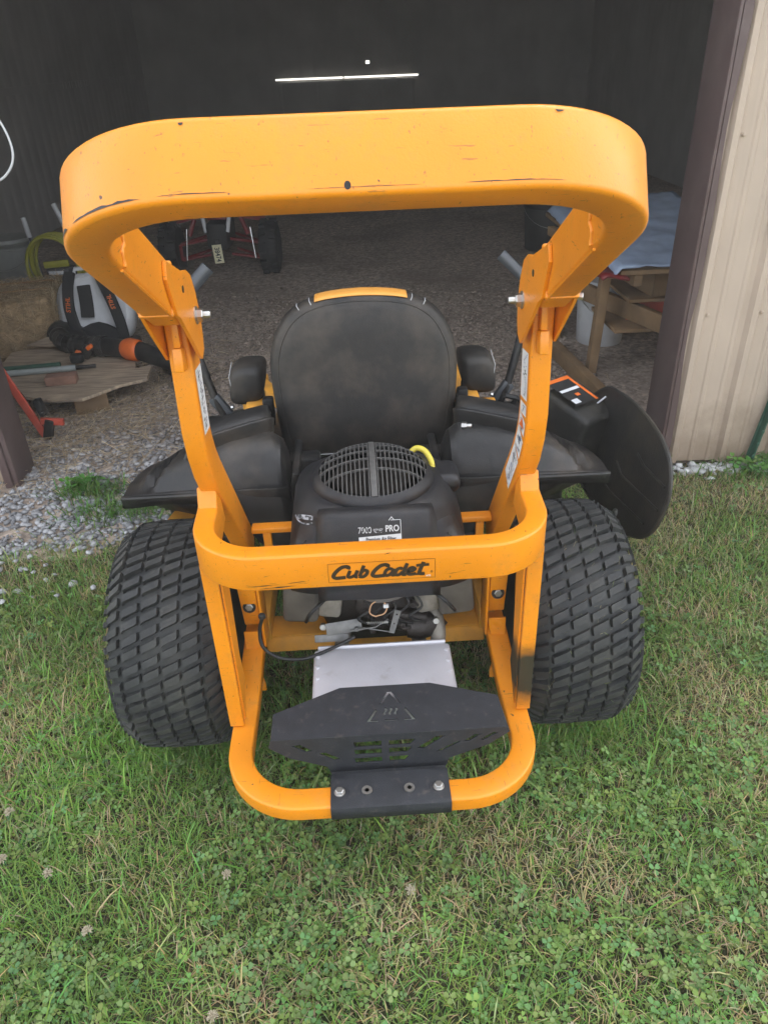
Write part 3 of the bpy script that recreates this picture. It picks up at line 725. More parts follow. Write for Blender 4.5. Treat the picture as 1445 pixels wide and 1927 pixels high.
# discharge chute, folded up beside the wheel
cy=[(.52,.635),(.42,.650),(.30,.655),(.19,.645),(.12,.618),(.085,.575),(.075,.53),(.09,.455),(.13,.395),(.20,.350),(.30,.31),(.50,.27),(.75,.28),(.80,.40),(.74,.52),(.62,.61)]
def chX(y,z): return .716+.10*(z-.35)
outer=[p for p in cy]; M=frameM((.716,0,.35),(0,1,0),(.10,0,1))
ch=plate('discharge_chute',[(y,(z-.35)*1.005) for y,z in outer],[],.007,M,CHUTE,mw)
for k,(a,b,c_) in enumerate((((.294,.554),(.237,.546),(.10,.559)),((.41,.470),(.356,.453),(.10,.492)),((.495,.371),(.404,.373),(.15,.42)))):
    tube('chute_rib',[(chX(y,z)-.0045,y,z) for y,z in (a,b,c_)],.0035,CHUTE,ch,6)
tube('chute_edge',smoothpath([(chX(y,z),y,z) for y,z in cy],3,True),.0055,CHUTE,ch,6,closed=True)
hexbolt('chute_bolt',(.712,.33,.345),(-1,-.3,0),.010,.008,STEEL,ch,washer=.013)

tube('chute_rod',[(.672,.60,.535),(.735,.60,.590)],.003,ALU,mw,8)
# seat
def seat_outline(n=64):
    out=[]
    key=[(0,-.235),(.10,-.235),(.185,-.234),(.222,-.222),(.236,-.18),(.246,-.09),(.251,0.0),(.246,.06),(.228,.115),(.198,.160),(.155,.190),(.105,.205),(.05,.212),(0,.214)]
    half=[(p.x,p.y) for p in smoothpath([(a,b,0) for a,b in key],4)]
    return half+[(-x,y) for x,y in reversed(half[1:-1])]
ol=seat_outline()
SC=Vector((.008,.40,.772)); tl=R(7)
def sp(x,z,d): # d forward
    return SC+Vector((x,d*math.cos(tl)+z*math.sin(tl),z*math.cos(tl)-d*math.sin(tl)))
rows=[]
for sc3,d in((.0,-.012),(.5,-.011),(.80,-.006),(.885,.0),(.905,.003),(.945,.004),(.985,.022),(1.0,.05),(.985,.085),(.93,.11),(.85,.12),(.5,.11),(0,.11)):
    rows.append([sp(x*sc3,z*sc3+(.0),d) for x,z in ol])
sb=grid_obj('seat_back',rows,VINYL,mw,closed=True,ang=60)
# yellow stripe along the top of the roll
top=[p for p in ol if p[1]>.19]; top=sorted([p for p in ol if abs(p[0])<.125 and p[1]>.1],key=lambda p:p[0])
rws=[]
for sc3,d in((.955,.0065),(.985,.0215),(1.004,.05),(.99,.085),(.95,.102)): rws.append([sp(x*1.0,z*sc3*1.004,d-.001) for x,z in top])
grid_obj('seat_stripe',rws,SEATY,sb,th=-.002,ang=60)
STITCH=mat('white_thread',(.5,.5,.5),.6)
for x0 in(-.132,.132,-.165,.165):
    z0=.197 if abs(x0)<.15 else .185; sg=1 if x0>0 else -1
    tube('seat_stitch',[sp(x0*.96,z0*.955,.004),sp(x0*1.0,z0*.99,.022),sp(x0*1.01,z0*1.005,.05)],.0012,STITCH,sb,5)
tube('seat_welt',[sp(x*.9,z*.9,.002) for x,z in ol],.0018,VINYL,sb,6,closed=True)
tube('seat_stitch',[sp(-.19,-.214,-.003),sp(-.08,-.210,-.009),sp(.08,-.210,-.009),sp(.19,-.214,-.003)],.0011,STITCH,sb,5)
bm=bmesh.new(); add_box(bm,(.008,.68,.545),(.50,.46,.10),None,.04,4); bmobj('seat_cushion',bm,VINYL,mw)
box('seat_pan',(.008,.45,.50),(.46,.14,.05),BLK,mw,None,.01)
for s in(-1,1):
    hexbolt('seat_bolt',(.008+s*.210,.335,.545),(s*.9,-.35,.1),.010,.012,STEEL,mw,washer=.013,shaft=.008)
    hexbolt('seat_bolt',(.008+s*.272,.43,.665),(0,-1,.1),.008,.010,STEEL,mw,washer=.011)
    box('armrest_hinge',(.008+s*.268,.455,.665),(.030,.03,.075),BLK,mw,None,.006)
    box('seat_bracket',(s*.300,.50,.625),(.055,.06,.09),YEL2,mw,None,.004)
    ax=.004+s*.322; zt=.712
    rows=[]
    for (y,sx_,sz_,dz) in((.505,.028,.035,.0),(.508,.040,.047,.0),(.52,.047,.055,.0),(.56,.049,.056,.004),(.60,.048,.052,.004),(.65,.046,.042,.0),(.69,.038,.028,-.004),(.695,.01,.01,-.004)):
        rows.append([Vector((ax+s*.006+math.copysign(abs(math.cos(a))**.6,math.cos(a))*sx_-s*.010*math.sin(a),y,zt+dz+math.copysign(abs(math.sin(a))**.55,math.sin(a))*sz_)) for a in [2*PI*k/28 for k in range(28)]])
    V=[p for r in rows for p in r]; F=[]
    for i in range(len(rows)-1):
        for j in range(28): F.append((i*28+j,i*28+(j+1)%28,(i+1)*28+(j+1)%28,(i+1)*28+j))
    F.append(tuple(range(28))); F.append(tuple((len(rows)-1)*28+j for j in range(28)))
    ar=mk('armrest',V,F,VINYL,mw,ang=70)
    tube('armrest_stitch',[(ax+s*.046,.512,zt-.01),(ax+s*.050,.515,zt+.030),(ax+s*.048,.58,zt+.050)],.001,STITCH,ar,5)
    box('armrest_bracket',(ax-s*.012,.56,.655),(.045,.07,.03),BLK,mw,None,.004)
    # lap bar lever
    tube('lap_bar',smoothpath([(s*.40,.60,.57),(s*.43,.60,.64),(s*.475,.64,.80),(s*.497,.70,.90),(s*.485,.735,.93)],5),.012,BLK,mw,10)
    gx=[(s*.488,.735,.925),(s*.455,.75,.957),(s*.425,.76,.985)]
    gr=tube('lap_bar_grip',[gx[0],gx[1],gx[2]],.0205 if s<0 else .0165,GREYPL,mw,20)
    box('lever_bracket',(s*.405,.60,.60),(.035,.02,.12),GREYPL,mw,rotm('Y',s*32),.003)
    for dz in(0,.035): hexbolt('lever_bolt',(s*(.385-dz*.3),.585,.622-dz),(-s,-.4,.3),.006,.008,STEEL,mw)
box('seat_bracket',(.355,.50,.625),(.05,.04,.035),YEL2,mw,None,.004)
# park brake style lever on the right
V,F=joinVF([tube_geo([(.42,.52,.60),(.445,.52,.635),(.475,.52,.60),(.47,.52,.545)],.009,8),tube_geo([(.445,.52,.635),(.41,.52,.645)],.008,8)]); mk('height_lever',V,F,BLK,mw)

# engine
EC=(.012,-.005)
def rrect(cx,cy,hx,hy,r,z,n=6):
    o=[]
    for (sx,sy,a0) in((1,1,0),(-1,1,90),(-1,-1,180),(1,-1,270)):
        for k in range(n+1):
            a=R(a0+90*k/n); o.append(Vector((cx+sx*(hx-r)+r*math.cos(a),cy+sy*(hy-r)+r*math.sin(a),z)))
    return o
rows=[rrect(.015,.04,.200,.16,.06,.48),rrect(.015,.045,.200,.165,.07,.55),rrect(.015,.05,.192,.165,.08,.60),rrect(.013,.04,.175,.165,.10,.64),rrect(.012,.03,.156,.155,.14,.664),rrect(.012,.025,.144,.144,.14,.671),rrect(.012,.025,.11,.11,.10,.672)]
V=[p for r in rows for p in r]; n=len(rows[0]); F=[]
for i in range(len(rows)-1):
    for j in range(n): F.append((i*n+j,i*n+(j+1)%n,(i+1)*n+(j+1)%n,(i+1)*n+j))
F.append(tuple((len(rows)-1)*n+j for j in range(n)))
eng=mk('engine_shroud',V,F,SHROUD,mw,ang=45)
bm=bmesh.new(); add_box(bm,(.180,.07,.640),(.07,.10,.05),None,.022,4); bmobj('shroud_boss',bm,SHROUD,mw)
# fan guard: rim ring, domed bars
gx,gy,gz=.012,.025,.674; GR=.138
lathe('fan_guard_rim',[(GR-.018,.004),(GR-.016,.020),(GR-.006,.014),(GR,.004),(GR,-.012),(GR-.004,-.016)],SHROUD,eng,56,'Z',(gx,gy,gz),ang=50)
lathe('fan_well',[(0,.001),(GR-.018,.001),(GR-.016,.004)],DARK,eng,40,'Z',(gx,gy,gz))
ri=GR-.0165
def dome(x,y):
    q=min(1,(x*x+y*y)/(ri*ri)); return gz+.016+.040*(1-q)**.75
bars=[]
k=-11
for k in range(-12,13):
    x=k*.0097
    if abs(x)>ri-.004: continue
    if k==0: continue
    h=math.sqrt(ri*ri-x*x); pts=[(gx+x,gy+y,dome(x,y)) for y in [h*(-1+2*t/12) for t in range(13)]]
    bars.append(sweep_geo(pts,(1,0,0),.0026,.008,.0008,seg=1))
for y0 in(-.055,-.018,.018,.055,.088):
    h=math.sqrt(ri*ri-y0*y0); pts=[(gx+x,gy+y0,dome(x,y0)+.0008) for x in [h*(-1+2*t/14) for t in range(15)]]
    bars.append(sweep_geo(pts,(0,1,0),.0028,.006,.0008,seg=1))
GRL=mat('dusty_grille_plastic',(.085,.083,.078),.5,0,.25,60,.2,300)
Vj,Fj=joinVF(bars); mk('fan_guard_grille',Vj,Fj,GRL,eng,ang=30)
pts=[(gx,gy+y,dome(0,y)+.002) for y in [ri*(-1+2*t/14) for t in range(15)]]
sweep('fan_guard_spine',pts,(1,0,0),.014,.008,GRL,eng,bev=.002)
hexbolt('fan_guard_bolt',(gx,gy-GR+.013,gz+.010),(0,-.3,1),.008,.005,STEEL,eng)
lathe('fan_rotor',[(0,.012),(.03,.010),(.09,.004),(.1,.001)],OILY,eng,24,'Z',(gx,gy,gz))
# front cover (air filter)
rows=[]
for (hx,y,z) in((.132,-.188,.490),(.132,-.192,.53),(.131,-.190,.585),(.130,-.186,.600),(.126,-.150,.668),(.124,-.143,.676),(.122,-.128,.681),(.120,-.112,.679),(.118,-.08,.66)):
    r=[]
    for t in range(13):
        x=-hx+2*hx*t/12; e=abs(x)/hx; r.append(Vector((.012+x,y+(.006*e**4),z-(.004*e**6))))
    rows.append(r)
cov=grid_obj('air_filter_cover',rows,SHROUD,eng,th=.01,ang=50)
for s in(-1,1):
    rows=[]
    for (xo,y,z) in((.20,-.150,.480),(.202,-.156,.52),(.198,-.154,.565),(.190,-.140,.60),(.176,-.112,.632),(.160,-.07,.650)):
        rows.append([Vector((.012+s*(.121+(xo-.121)*t/4),y+.012*(t/4)**2*3,z-.010*(t/4)**2)) for t in range(5)])
    grid_obj('engine_side_cover',rows,SHROUD,eng,th=.01,ang=50)
# printing on the air filter cover
MC=frameM((.018,-.168-.884*.0014,.634+.468*.0014),(1,0,0),(.02,.468,.884))
def onC(name,parts,m_): V,F=joinVF(parts); return mk(name,[MC@Vector(v) for v in V],F,m_,cov,smooth=False)
onC('cover_print',[ribbon([(-.044,-.004),(.044,.000)],.0145,.0)],WHITE)
onC('cover_print',[ribbon([(-.0435,-.010),(-.0435,-.05)],.0013,.0),ribbon([(.0445,.036),(.0445,-.05)],.0013,.0001),ribbon([(.024,.0365),(.0445,.0365)],.0012,.0002),ribbon([(.020,.0360),(.026,.0430),(.031,.0365)],.0014,.0003)],WHITE)
def ctext(s_,size,x,y,m_,**k): return text('cover_print',s_,size,MC@Matrix.Translation((x,y,.0006)),m_,cov,**k)
ctext('PRO',.0185,.0265,.0185,WHITE,off=.0005,sx=.82); ctext('Premium Air Filter',.0115,.002,-.0025,INK,off=.0002,sx=.72)
ctext('7000',.019,-.031,.0170,WHITE,sx=.75); ctext('SERIES',.012,-.003,.0150,WHITE,sx=.62); ctext('24',.036,.000,-.036,mat('pale_pink_print',(.6,.5,.47),.5),off=.0006)
WORN=SHROUD
# scuffs where the print has worn off
sc_parts=[]
rnd=random.Random(5)
for k in range(16):
    x=rnd.uniform(-.044,.010); y=rnd.uniform(.011,.026); sc_parts.append(ribbon([(x,y),(x+rnd.uniform(.002,.006),y+rnd.uniform(-.001,.001))],rnd.uniform(.0012,.004),.0010+.00001*k))
onC('print_wear',sc_parts,WORN)
# silver badge remnant, left of the cover
MB_=frameM((-.138,-.128,.664),(1,-.1,.1),(0,.60,.80))
V,F=ribbon(cpath([(-.018,.012),(-.012,-.002),(.004,-.010),(.016,-.008)]),.003,.002); V2,F2=ribbon([(-.014,.008),(.018,.002)],.010,.001)
Vj,Fj=joinVF([(V,F),(V2,F2)]); mk('worn_badge',[MB_@Vector(v) for v in Vj],Fj,mat('worn_foil',(.35,.35,.36),.4,.5,.3,90,c2=(.04,.04,.04),c2scale=120,c2lo=.45,c2hi=.55),eng,smooth=False)
# yellow dipstick loop
tube('dipstick_loop',smoothpath([(.104,.105,.690),(.120,.108,.699),(.138,.098,.695),(.150,.078,.680),(.152,.07,.665)],6),.0070,DIP,mw,12)
# lower engine: cylinders, casting, wiring
for s in(-1,1):
    bm=bmesh.new(); add_box(bm,(.010+s*.180,-.045,.415),(.085,.10,.125),rotm('Y',s*-6),.014,3); bmobj('valve_cover',bm,mat('grimy_cover',(.085,.075,.062),.55,0,.3,20,.3,120),mw)
    rows=[]; bm=bmesh.new()
    for k in range(6): add_box(bm,(.010+s*(.085+.010*k),-.03+.004*k,.42),(.004,.10,.11),rotm('Y',s*-10),.001,1)
    add_box(bm,(.010+s*.108,-.045,.425),(.055,.09,.13),rotm('Y',s*-10),.01,2); bmobj('cylinder_fins',bm,ALUD,mw)
    hexbolt('engine_bolt',(.01+s*.135,-.085,.335),(0,-1,.3),.009,.01,STEEL,mw)
rows=[rrect(.01,.05,.20,.13,.05,.52),rrect(.01,.05,.14,.12,.05,.44),rrect(.01,.04,.15,.11,.04,.36),rrect(.01,.05,.12,.09,.04,.25)]
V=[p for r in rows for p in r]; n=len(rows[0]); F=[(i*n+j,i*n+(j+1)%n,(i+1)*n+(j+1)%n,(i+1)*n+j) for i in range(3) for j in range(n)]; F.append(tuple(3*n+j for j in range(n)))
mk('engine_block',V,F,OILY,mw,ang=45)
bm=bmesh.new(); add_box(bm,(.03,-.055,.36),(.10,.05,.09),rotm('Z',10),.012,3); add_box(bm,(.075,-.07,.335),(.10,.05,.06),rotm('Y',15),.014,3); add_box(bm,(-.02,-.06,.385),(.05,.05,.05),None,.012,2)
for k in range(14): add_box(bm,(random.uniform(-.03,.11),random.uniform(-.11,-.07),random.uniform(.31,.42)),(random.uniform(.008,.03),.012,random.uniform(.008,.025)),rotm('Y',random.uniform(0,90)),.002,1)
bmobj('carburettor',bm,OILY,mw)
rows=[(.0,-.03),(.030,-.03),(.038,0),(.03,.03),(.012,.06),(0,.07)]
lathe('oil_filter',[(r,z) for r,z in rows],OILY,mw,24,'X',(.105,-.075,.315))
box('throttle_plate',(-.075,-.105,.345),(.085,.003,.030),ZINC,mw,rotm('X',-25)@rotm('Y',-6),.001); box('throttle_plate',(-.105,-.115,.322),(.08,.003,.018),ZINC,mw,rotm('X',-30),.001)
hexbolt('throttle_bolt',(-.045,-.11,.342),(.3,-1,.2),.006,.006,ZINC,mw); tube('throttle_link',[(-.06,-.115,.34),(.0,-.12,.352),(.03,-.115,.37)],.0018,ZINC,mw,6); tube('throttle_link',[(-.03,-.118,.35),(.035,-.12,.335)],.0016,ZINC,mw,6)
plate('linkage_arm',[(-.006,-.03),(.006,-.03),(.007,.03),(-.007,.03)],[arc(0,.02,.003,0,324,9),arc(0,-.005,.003,0,324,9)],.002,frameM((.045,-.12,.365),(1,0,-.3),(.2,.2,1)),ZINC,mw)
tube('wire_loop',smoothpath([(.0,-.12,.385),(-.012,-.125,.40),(-.006,-.125,.425),(.014,-.12,.43),(.028,-.12,.412),(.022,-.12,.392),(.006,-.12,.386)],5,True),.0016,mat('copper_wire',(.62,.36,.2),.4),mw,6,closed=True)
box('zip_tie',(.026,-.122,.415),(.012,.006,.009),WHITE,mw,None,.001)
for k in range(5):
    x=-.03+k*.03; tube('engine_wire',smoothpath([(x,-.09,.43),(x+.02,-.11,.40+.01*(k%2)),(x-.01,-.11,.37),(x+.03,-.10,.34)],5),.003,HOSEBLK,mw,6)
tube('fuel_hose',smoothpath([(-.05,-.08,.44),(0,-.115,.43),(.06,-.115,.44),(.11,-.08,.45)],6),.008,mat('grey_hose',(.11,.10,.09),.6),mw,10)
tube('throttle_cable',smoothpath([(-.252,-.16,.43),(-.262,-.16,.395),(-.258,-.17,.355),(-.225,-.175,.325),(-.17,-.17,.312),(-.11,-.15,.318),(-.05,-.13,.335)],8),.0042,HOSEBLK,mw,8)
hexbolt('cable_clip',(-.252,-.16,.432),(0,0,1),.008,.01,INK,mw)
for s in(-1,1): sweep('muffler_strap',[(.01+s*.085,-.06,.30),(.01+s*.105,-.15,.265)],(0,.3,1),.004,.035,ALUD,mw,bev=.001)
tube('exhaust_pipe',smoothpath([(.14,-.03,.36),(.15,-.10,.30),(.12,-.17,.26)],6),.018,ALUD,mw,14)
for s in(-1,1):
    tube('cover_seam',[(.012+s*.150,-.150,.625),(.012+s*.192,-.146,.585),(.012+s*.203,-.157,.53)],.0022,INK,eng,6)
tube('spark_plug_lead',smoothpath([(-.10,-.10,.44),(-.13,-.13,.43),(-.15,-.135,.41),(-.16,-.12,.38)],6),.0045,HOSEBLK,mw,8)
tube('spark_plug_lead',smoothpath([(.12,-.10,.45),(.15,-.13,.44),(.17,-.135,.42),(.185,-.12,.39)],6),.0045,HOSEBLK,mw,8)
tube('wiring_loom',smoothpath([(-.12,-.09,.47),(-.05,-.125,.455),(.04,-.13,.452),(.12,-.10,.47)],7),.007,HOSEBLK,mw,8)
tube('return_spring',[(-.02+.0011*k,-.128+.003*math.sin(k*1.6),.372+.003*math.cos(k*1.6)) for k in range(46)],.0008,STEEL,mw,5)
# muffler shield, silver, with pinched corners
V=[];F=[]
def ring(z,hx,y0,y1): return [(.012-hx,y0,z),(.012+hx,y0,z),(.012+hx,y1,z),(.012-hx,y1,z)]
bm=bmesh.new(); add_box(bm,(.012,-.238,.270),(.318,.196,.082),None,.008,3); bmobj('muffler_shield',bm,ALU,mw)
for s in(-1,1):
    for yy in(-.165,-.20,-.235): 
        box('shield_weld',(.012+s*.150,yy,.3115),(.010,.008,.003),ALU,mw,rotm('Z',s*45),.001)
box('shield_lip',(.012,-.1365,.298),(.30,.008,.03),ALU,mw,rotm('X',-20),.002)
for s in(-1,1): hexbolt('shield_bolt',(.012+s*.10,-.147,.30),(0,-1,.4),.005,.004,STEEL,mw)
# guard with cut-outs over the muffler
zg=.338
op=[(-.222,-.365),(-.085,-.300),(.112,-.300),(.262,-.352),(.272,-.400),(.272,-.418),(-.222,-.418)]
op=[(-.222,-.362),(-.085,-.298),(.108,-.298),(.246,-.345),(.252,-.430),(-.222,-.430)]
holes=[]
cx0=.020
holes.append([(cx0-.0225,-.350),(cx0-.0165,-.350),(cx0,-.322),(cx0+.0165,-.350),(cx0+.0225,-.350),(cx0+.0045,-.3135),(cx0-.0045,-.3135)])
for dx in(-.011,0,.011):
    w_=.0032; h_=[]
    pts=[(cx0+dx+.0025*math.sin(t*2*PI),-.360-.022*t) for t in [k/6 for k in range(7)]]
    holes.append([(x-w_,y) for x,y in pts]+[(x+w_,y) for x,y in reversed(pts)])
holes.append([(cx0-.014,-.398),(cx0+.014,-.398),(cx0+.014,-.3925),(cx0-.014,-.3925)])
for s in(-1,1):
    holes.append([(cx0+s*.052,-.398),(cx0+s*.026,-.398),(cx0+s*.026,-.3925),(cx0+s*.0405,-.3925),(cx0+s*.0265,-.366),(cx0+s*.032,-.363)])
gd=plate('muffler_guard',op,holes,.004,Matrix.Translation((0,0,zg)),GUARD,mw)
# front skirt: drawn flat, tilted down and outwards
sk=[(-.222,.002),(.252,.002),(.256,-.010),(.215,-.040),(.135,-.070),(.128,-.092),(-.108,-.092),(-.115,-.074),(-.19,-.045),(-.228,-.016)]
hs_=[]
for r_i,yy in enumerate((-.014,-.034,-.056)):
    hs_.append([(-.060,yy),(-.002,yy),(-.002,yy-.0145),(-.057,yy-.0145)]); hs_.append([(.012,yy),(.068-.006*r_i,yy),(.056-.006*r_i,yy-.0145),(.012,yy-.0145)])
hs_.append([(-.185,-.014),(-.165,-.012),(-.140,-.030),(-.155,-.034)]); hs_.append([(-.135,-.036),(-.115,-.036),(-.085,-.056),(-.10,-.060)])
hs_.append([(.108,-.010),(.130,-.010),(.085,-.042),(.066,-.040)]); hs_.append([(.150,-.028),(.165,-.026),(.120,-.052),(.104,-.052)]); hs_.append([(.185,-.012),(.205,-.010),(.176,-.030),(.160,-.030)])
hs_.append([(.225,-.008),(.235,-.012),(.205,-.030),(.195,-.027)])
dsk=Vector((0,.002,-.104)).normalized(); sk=[(x,y*1.15) for x,y in sk]; hs_=[[(x,y*1.15) for x,y in h_] for h_ in hs_]
plate('guard_skirt',sk,hs_,.004,frameM((0,-.4305,zg-.0005),(1,0,0),tuple(-dsk)),GUARD,mw)
rows=[]
for (y,z) in((-.4295,.236),(-.434,.231),(-.443,.240),(-.452,.2535),(-.470,.2535),(-.522,.2535),(-.5315,.250),(-.534,.240),(-.534,.222)): rows.append([Vector((x,y,z)) for x in(-.108,-.05,.012,.07,.128)])
br=grid_obj('guard_bracket',rows,GUARD,mw,th=.004,ang=50)
for x in(-.090,.106): hexbolt('guard_bolt',(x,-.497,.2545),(0,0,1),.0085,.006,STEEL,mw,washer=.011)
for x in(-.036,.048):
    lathe('guard_grommet',[(.0045,0),(.0045,.003),(.0105,.003),(.0105,0)],STEEL,mw,20,'Z',(x,-.497,.2545)); lathe('grommet_hole',[(0,.001),(.0045,.001)],DARK,mw,14,'Z',(x,-.497,.2545))

# ------------------------------------------------------------------ things in the barn
# workbench on the right
wb=thing('workbench','rough lumber workbench frame standing inside the right side of the doorway','workbench',(1.4,2.3,0))
def PW(o,root): o.parent=root; o.matrix_parent_inverse=Matrix.Translation(-root.location); return o
def beam(name,a,b,w1,w2,m_,root): 
    a=Vector(a);b=Vector(b); n=Vector((0,0,1)) if abs((b-a).normalized().z)<.9 else Vector((0,1,0)); n=(n-(b-a).normalized()*n.dot((b-a).normalized()))
    return PW(sweep(name,[a,b],n,w1,w2,m_,bev=.003),root)
beam('leg',(1.235,2.27,0),(1.255,2.27,.54),.06,.045,WOOD,wb); beam('leg',(1.19,2.85,0),(1.21,2.85,.54),.06,.045,WOOD,wb); beam('leg',(1.95,2.27,0),(1.95,2.27,.54),.06,.06,WOOD,wb); beam('leg',(1.95,3.3,0),(1.95,3.3,.54),.06,.06,WOOD,wb)
beam('floor_beam',(1.10,2.62,.045),(1.17,1.80,.045),.08,.05,WOOD,wb)
beam('rail',(1.24,2.75,.33),(1.62,1.82,.30),.09,.035,WOOD,wb); beam('rail',(1.27,2.95,.40),(1.95,2.0,.36),.03,.035,WOOD,wb)
beam('top_rail',(1.20,3.2,.55),(1.32,2.0,.55),.05,.04,WOOD,wb)
box_t=PW(box('tabletop',(1.66,2.75,.588),(.85,1.5,.022),WOOD),wb)
# pale blue folded sheet on the bench
rows=[]
for i in range(40):
    r=[]
    for j in range(28):
        x=1.20+.75*j/27; y=1.98+1.35*i/39; z=.622+.016*gnoise(x,y,6)+.012*abs(gnoise(x,y,17,2))+.005*gnoise(x,y,50,4)+.11*max(0,(i/39))*(.4+.5*j/27)
        if j==0: z-=.03
        r.append(Vector((x+.03*gnoise(y,0,3),y,z)))
    rows.append(r)
o=grid_obj('plastic_sheet',rows,BLUET,None,th=.006,ang=80); tag(o,'pale blue crumpled plastic sheet lying on the lumber workbench','sheet')
o=grid_obj('red_tarp',[[Vector((1.13+.022*j,1.95+.045*i,.600+.012*gnoise(i,j,.6)-.02*(j==0)-.004*j)) for j in range(7)] for i in range(10)],RED,None,th=.012); tag(o,'small red folded cloth on the front edge of the bench','cloth')
def crate(name,label,c,s,m_,lid=False,rz=0):
    t=thing(name,label,'box',(c[0],c[1],c[2]-s[2]/2),R(rz)); 
    bm=bmesh.new(); th=.008
    for (cc,ss) in(((0,0,th/2),(s[0],s[1],th)),((-s[0]/2+th/2,0,s[2]/2),(th,s[1],s[2])),((s[0]/2-th/2,0,s[2]/2),(th,s[1],s[2])),((0,-s[1]/2+th/2,s[2]/2),(s[0],th,s[2])),((0,s[1]/2-th/2,s[2]/2),(s[0],th,s[2]))): add_box(bm,cc,ss,None,.001,1)
    bmobj('box_body',bm,m_,t)
    bm=bmesh.new(); add_box(bm,(0,-s[1]*.27,s[2]+.004),(s[0],s[1]*.46,.005),rotm('X',4),.001,1); add_box(bm,(0,s[1]*.27,s[2]+.006),(s[0],s[1]*.46,.005),rotm('X',-6),.001,1); bmobj('flap',bm,m_,t)
crate('cardboard_box','open brown cardboard box by the brown door jamb, just under the blue sheet',(1.62,2.36,.49),(.30,.24,.17),CARD,rz=8)
crate('red_storage_box','red storage box low on the bench rail beside the door jamb',(1.60,2.40,.31),(.32,.22,.11),REDO,rz=-18)
shelf=PW(box('shelf_board',(1.62,2.40,.245),(.62,.42,.02),WOOD),wb); PW(box('shelf_board',(1.64,2.40,.395),(.55,.40,.018),WOOD),wb)
def bucket(loc,label,r=.15,h=.36,m_=None,rim=True):
    b=thing('bucket',label,'bucket',loc)
    lathe('bucket_body',[(0,0),(r*.85,0),(r*.87,.005),(r,h*.86),(r,h),(r-.006,h),(r*.86-.006,.012),(0,.012)],m_,b,40,'Z')
    lathe('bucket_rim',[(r,h*.84),(r+.008,h*.85),(r+.008,h*.87),(r,h*.88),(r,h*.93),(r+.007,h*.94),(r+.007,h*.97),(r,h)],m_,b,40,'Z')
    tube('bail_handle',[(math.cos(a)*(r+.008),-abs(math.sin(a))*.02-(r+.002)*abs(math.sin(a)),h*.86-abs(math.sin(a))*.14) for a in [PI*k/12 for k in range(13)]],.0025,STEEL,b,6)
    return b
bucket((1.43,2.78,0),'white plastic pail under the lumber workbench',.15,.37,WPL)
bucket((-2.52,4.35,0),'grey plastic bucket behind the hay bale',.17,.44,mat('grey_bucket_plastic',(.28,.29,.27),.5))
bucket((1.68,5.2,0),'large dark pail standing deep in the barn on the right',.20,.40,mat('dark_bucket_plastic',(.035,.035,.034),.6))
# straw generator
def straws(name,pts_fn,n,L0,L1,w_,cols,parent=None):
    V=np.zeros((n,4,3));C=np.zeros((n,4,4))
    for i in range(n):
        p,d=pts_fn(); L_=random.uniform(L0,L1); d=Vector(d).normalized(); s=d.cross(Vector((0,0,1)));
        if s.length<.01: s=Vector((1,0,0))
        s.normalize(); s=(s*random.uniform(.5,1)+Vector((0,0,random.uniform(-.5,.5))))*w_*random.uniform(.5,1)
        p=Vector(p); a=p-d*L_/2; b=p+d*L_/2
        V[i]=[a-s,a+s,b+s*.6,b-s*.6]; c=random.choice(cols); k=random.uniform(.6,1.25); C[i,:]=[c[0]*k,c[1]*k,c[2]*k,1]
    me=bpy.data.meshes.new(name); me.vertices.add(4*n); me.vertices.foreach_set('co',V.ravel()); me.loops.add(4*n); me.polygons.add(n)
    me.loops.foreach_set('vertex_index',np.arange(4*n,dtype=np.int32)); me.polygons.foreach_set('loop_start',np.arange(0,4*n,4,dtype=np.int32))
    a_=me.color_attributes.new('Col','FLOAT_COLOR','POINT'); a_.data.foreach_set('color',C.ravel()); me.update(calc_edges=True); me.validate()
    return link(name,me,STRAWM,parent)
SC_=[(.62,.46,.26),(.50,.37,.20),(.72,.58,.36),(.34,.24,.13)]
hb=thing('hay_bale','shaggy brown hay bale by the left side of the doorway','bale',(-2.22,3.05,0),R(12))
bm=bmesh.new(); add_box(bm,(0,0,.19),(.86,.50,.36),None,.05,3); bmobj('bale_core',bm,mat('packed_hay',(.42,.30,.17),.95,0,.4,30,1,60),hb)
def balept():
    f=random.random(); x=random.uniform(-.44,.44); 
    if f<.45: return (x,random.uniform(-.26,.26),.375+random.uniform(-.01,.012)),(random.gauss(0,1),random.gauss(0,1),random.gauss(0,.25))
    if f<.8: return (x,-.255+random.uniform(-.012,.01),random.uniform(.0,.38)),(random.gauss(0,1),random.gauss(0,.25),random.gauss(0,.6))
    return (.435+random.uniform(-.01,.015),random.uniform(-.26,.26),random.uniform(0,.38)),(random.gauss(0,.25),random.gauss(0,1),random.gauss(0,.6))
o=straws('loose_strands',balept,9000,.03,.12,.0016,SC_,hb); o['kind']='stuff'
for y in(-.1,.1): tube('twine',[(-.445,y,.02),(-.445,y,.37),(-.40,y,.385),(.40,y,.385),(.445,y,.37),(.445,y,.02)],.004,mat('twine',(.35,.2,.08),.8),hb,6)
for cf in CLIPS:
    o=straws('grass_clippings',cf,150,.006,.022,.0007,[(.25,.30,.10),(.40,.35,.18),(.12,.2,.05)],mw); o['kind']='stuff'
def floorstraw():
    while True:
        x=random.gauss(-1.45,.42); y=random.gauss(2.05,.55)
        if 1.2<y<4.2 and x>-2.9: return (x,y,.018+random.random()*.012),(random.gauss(0,1),random.gauss(0,1),random.gauss(0,.12))
o=straws('scattered_straw',floorstraw,5200,.03,.16,.0013,SC_); o['kind']='stuff'; tag(o,'loose straw scattered over the gravel round the plywood sheet','straw')
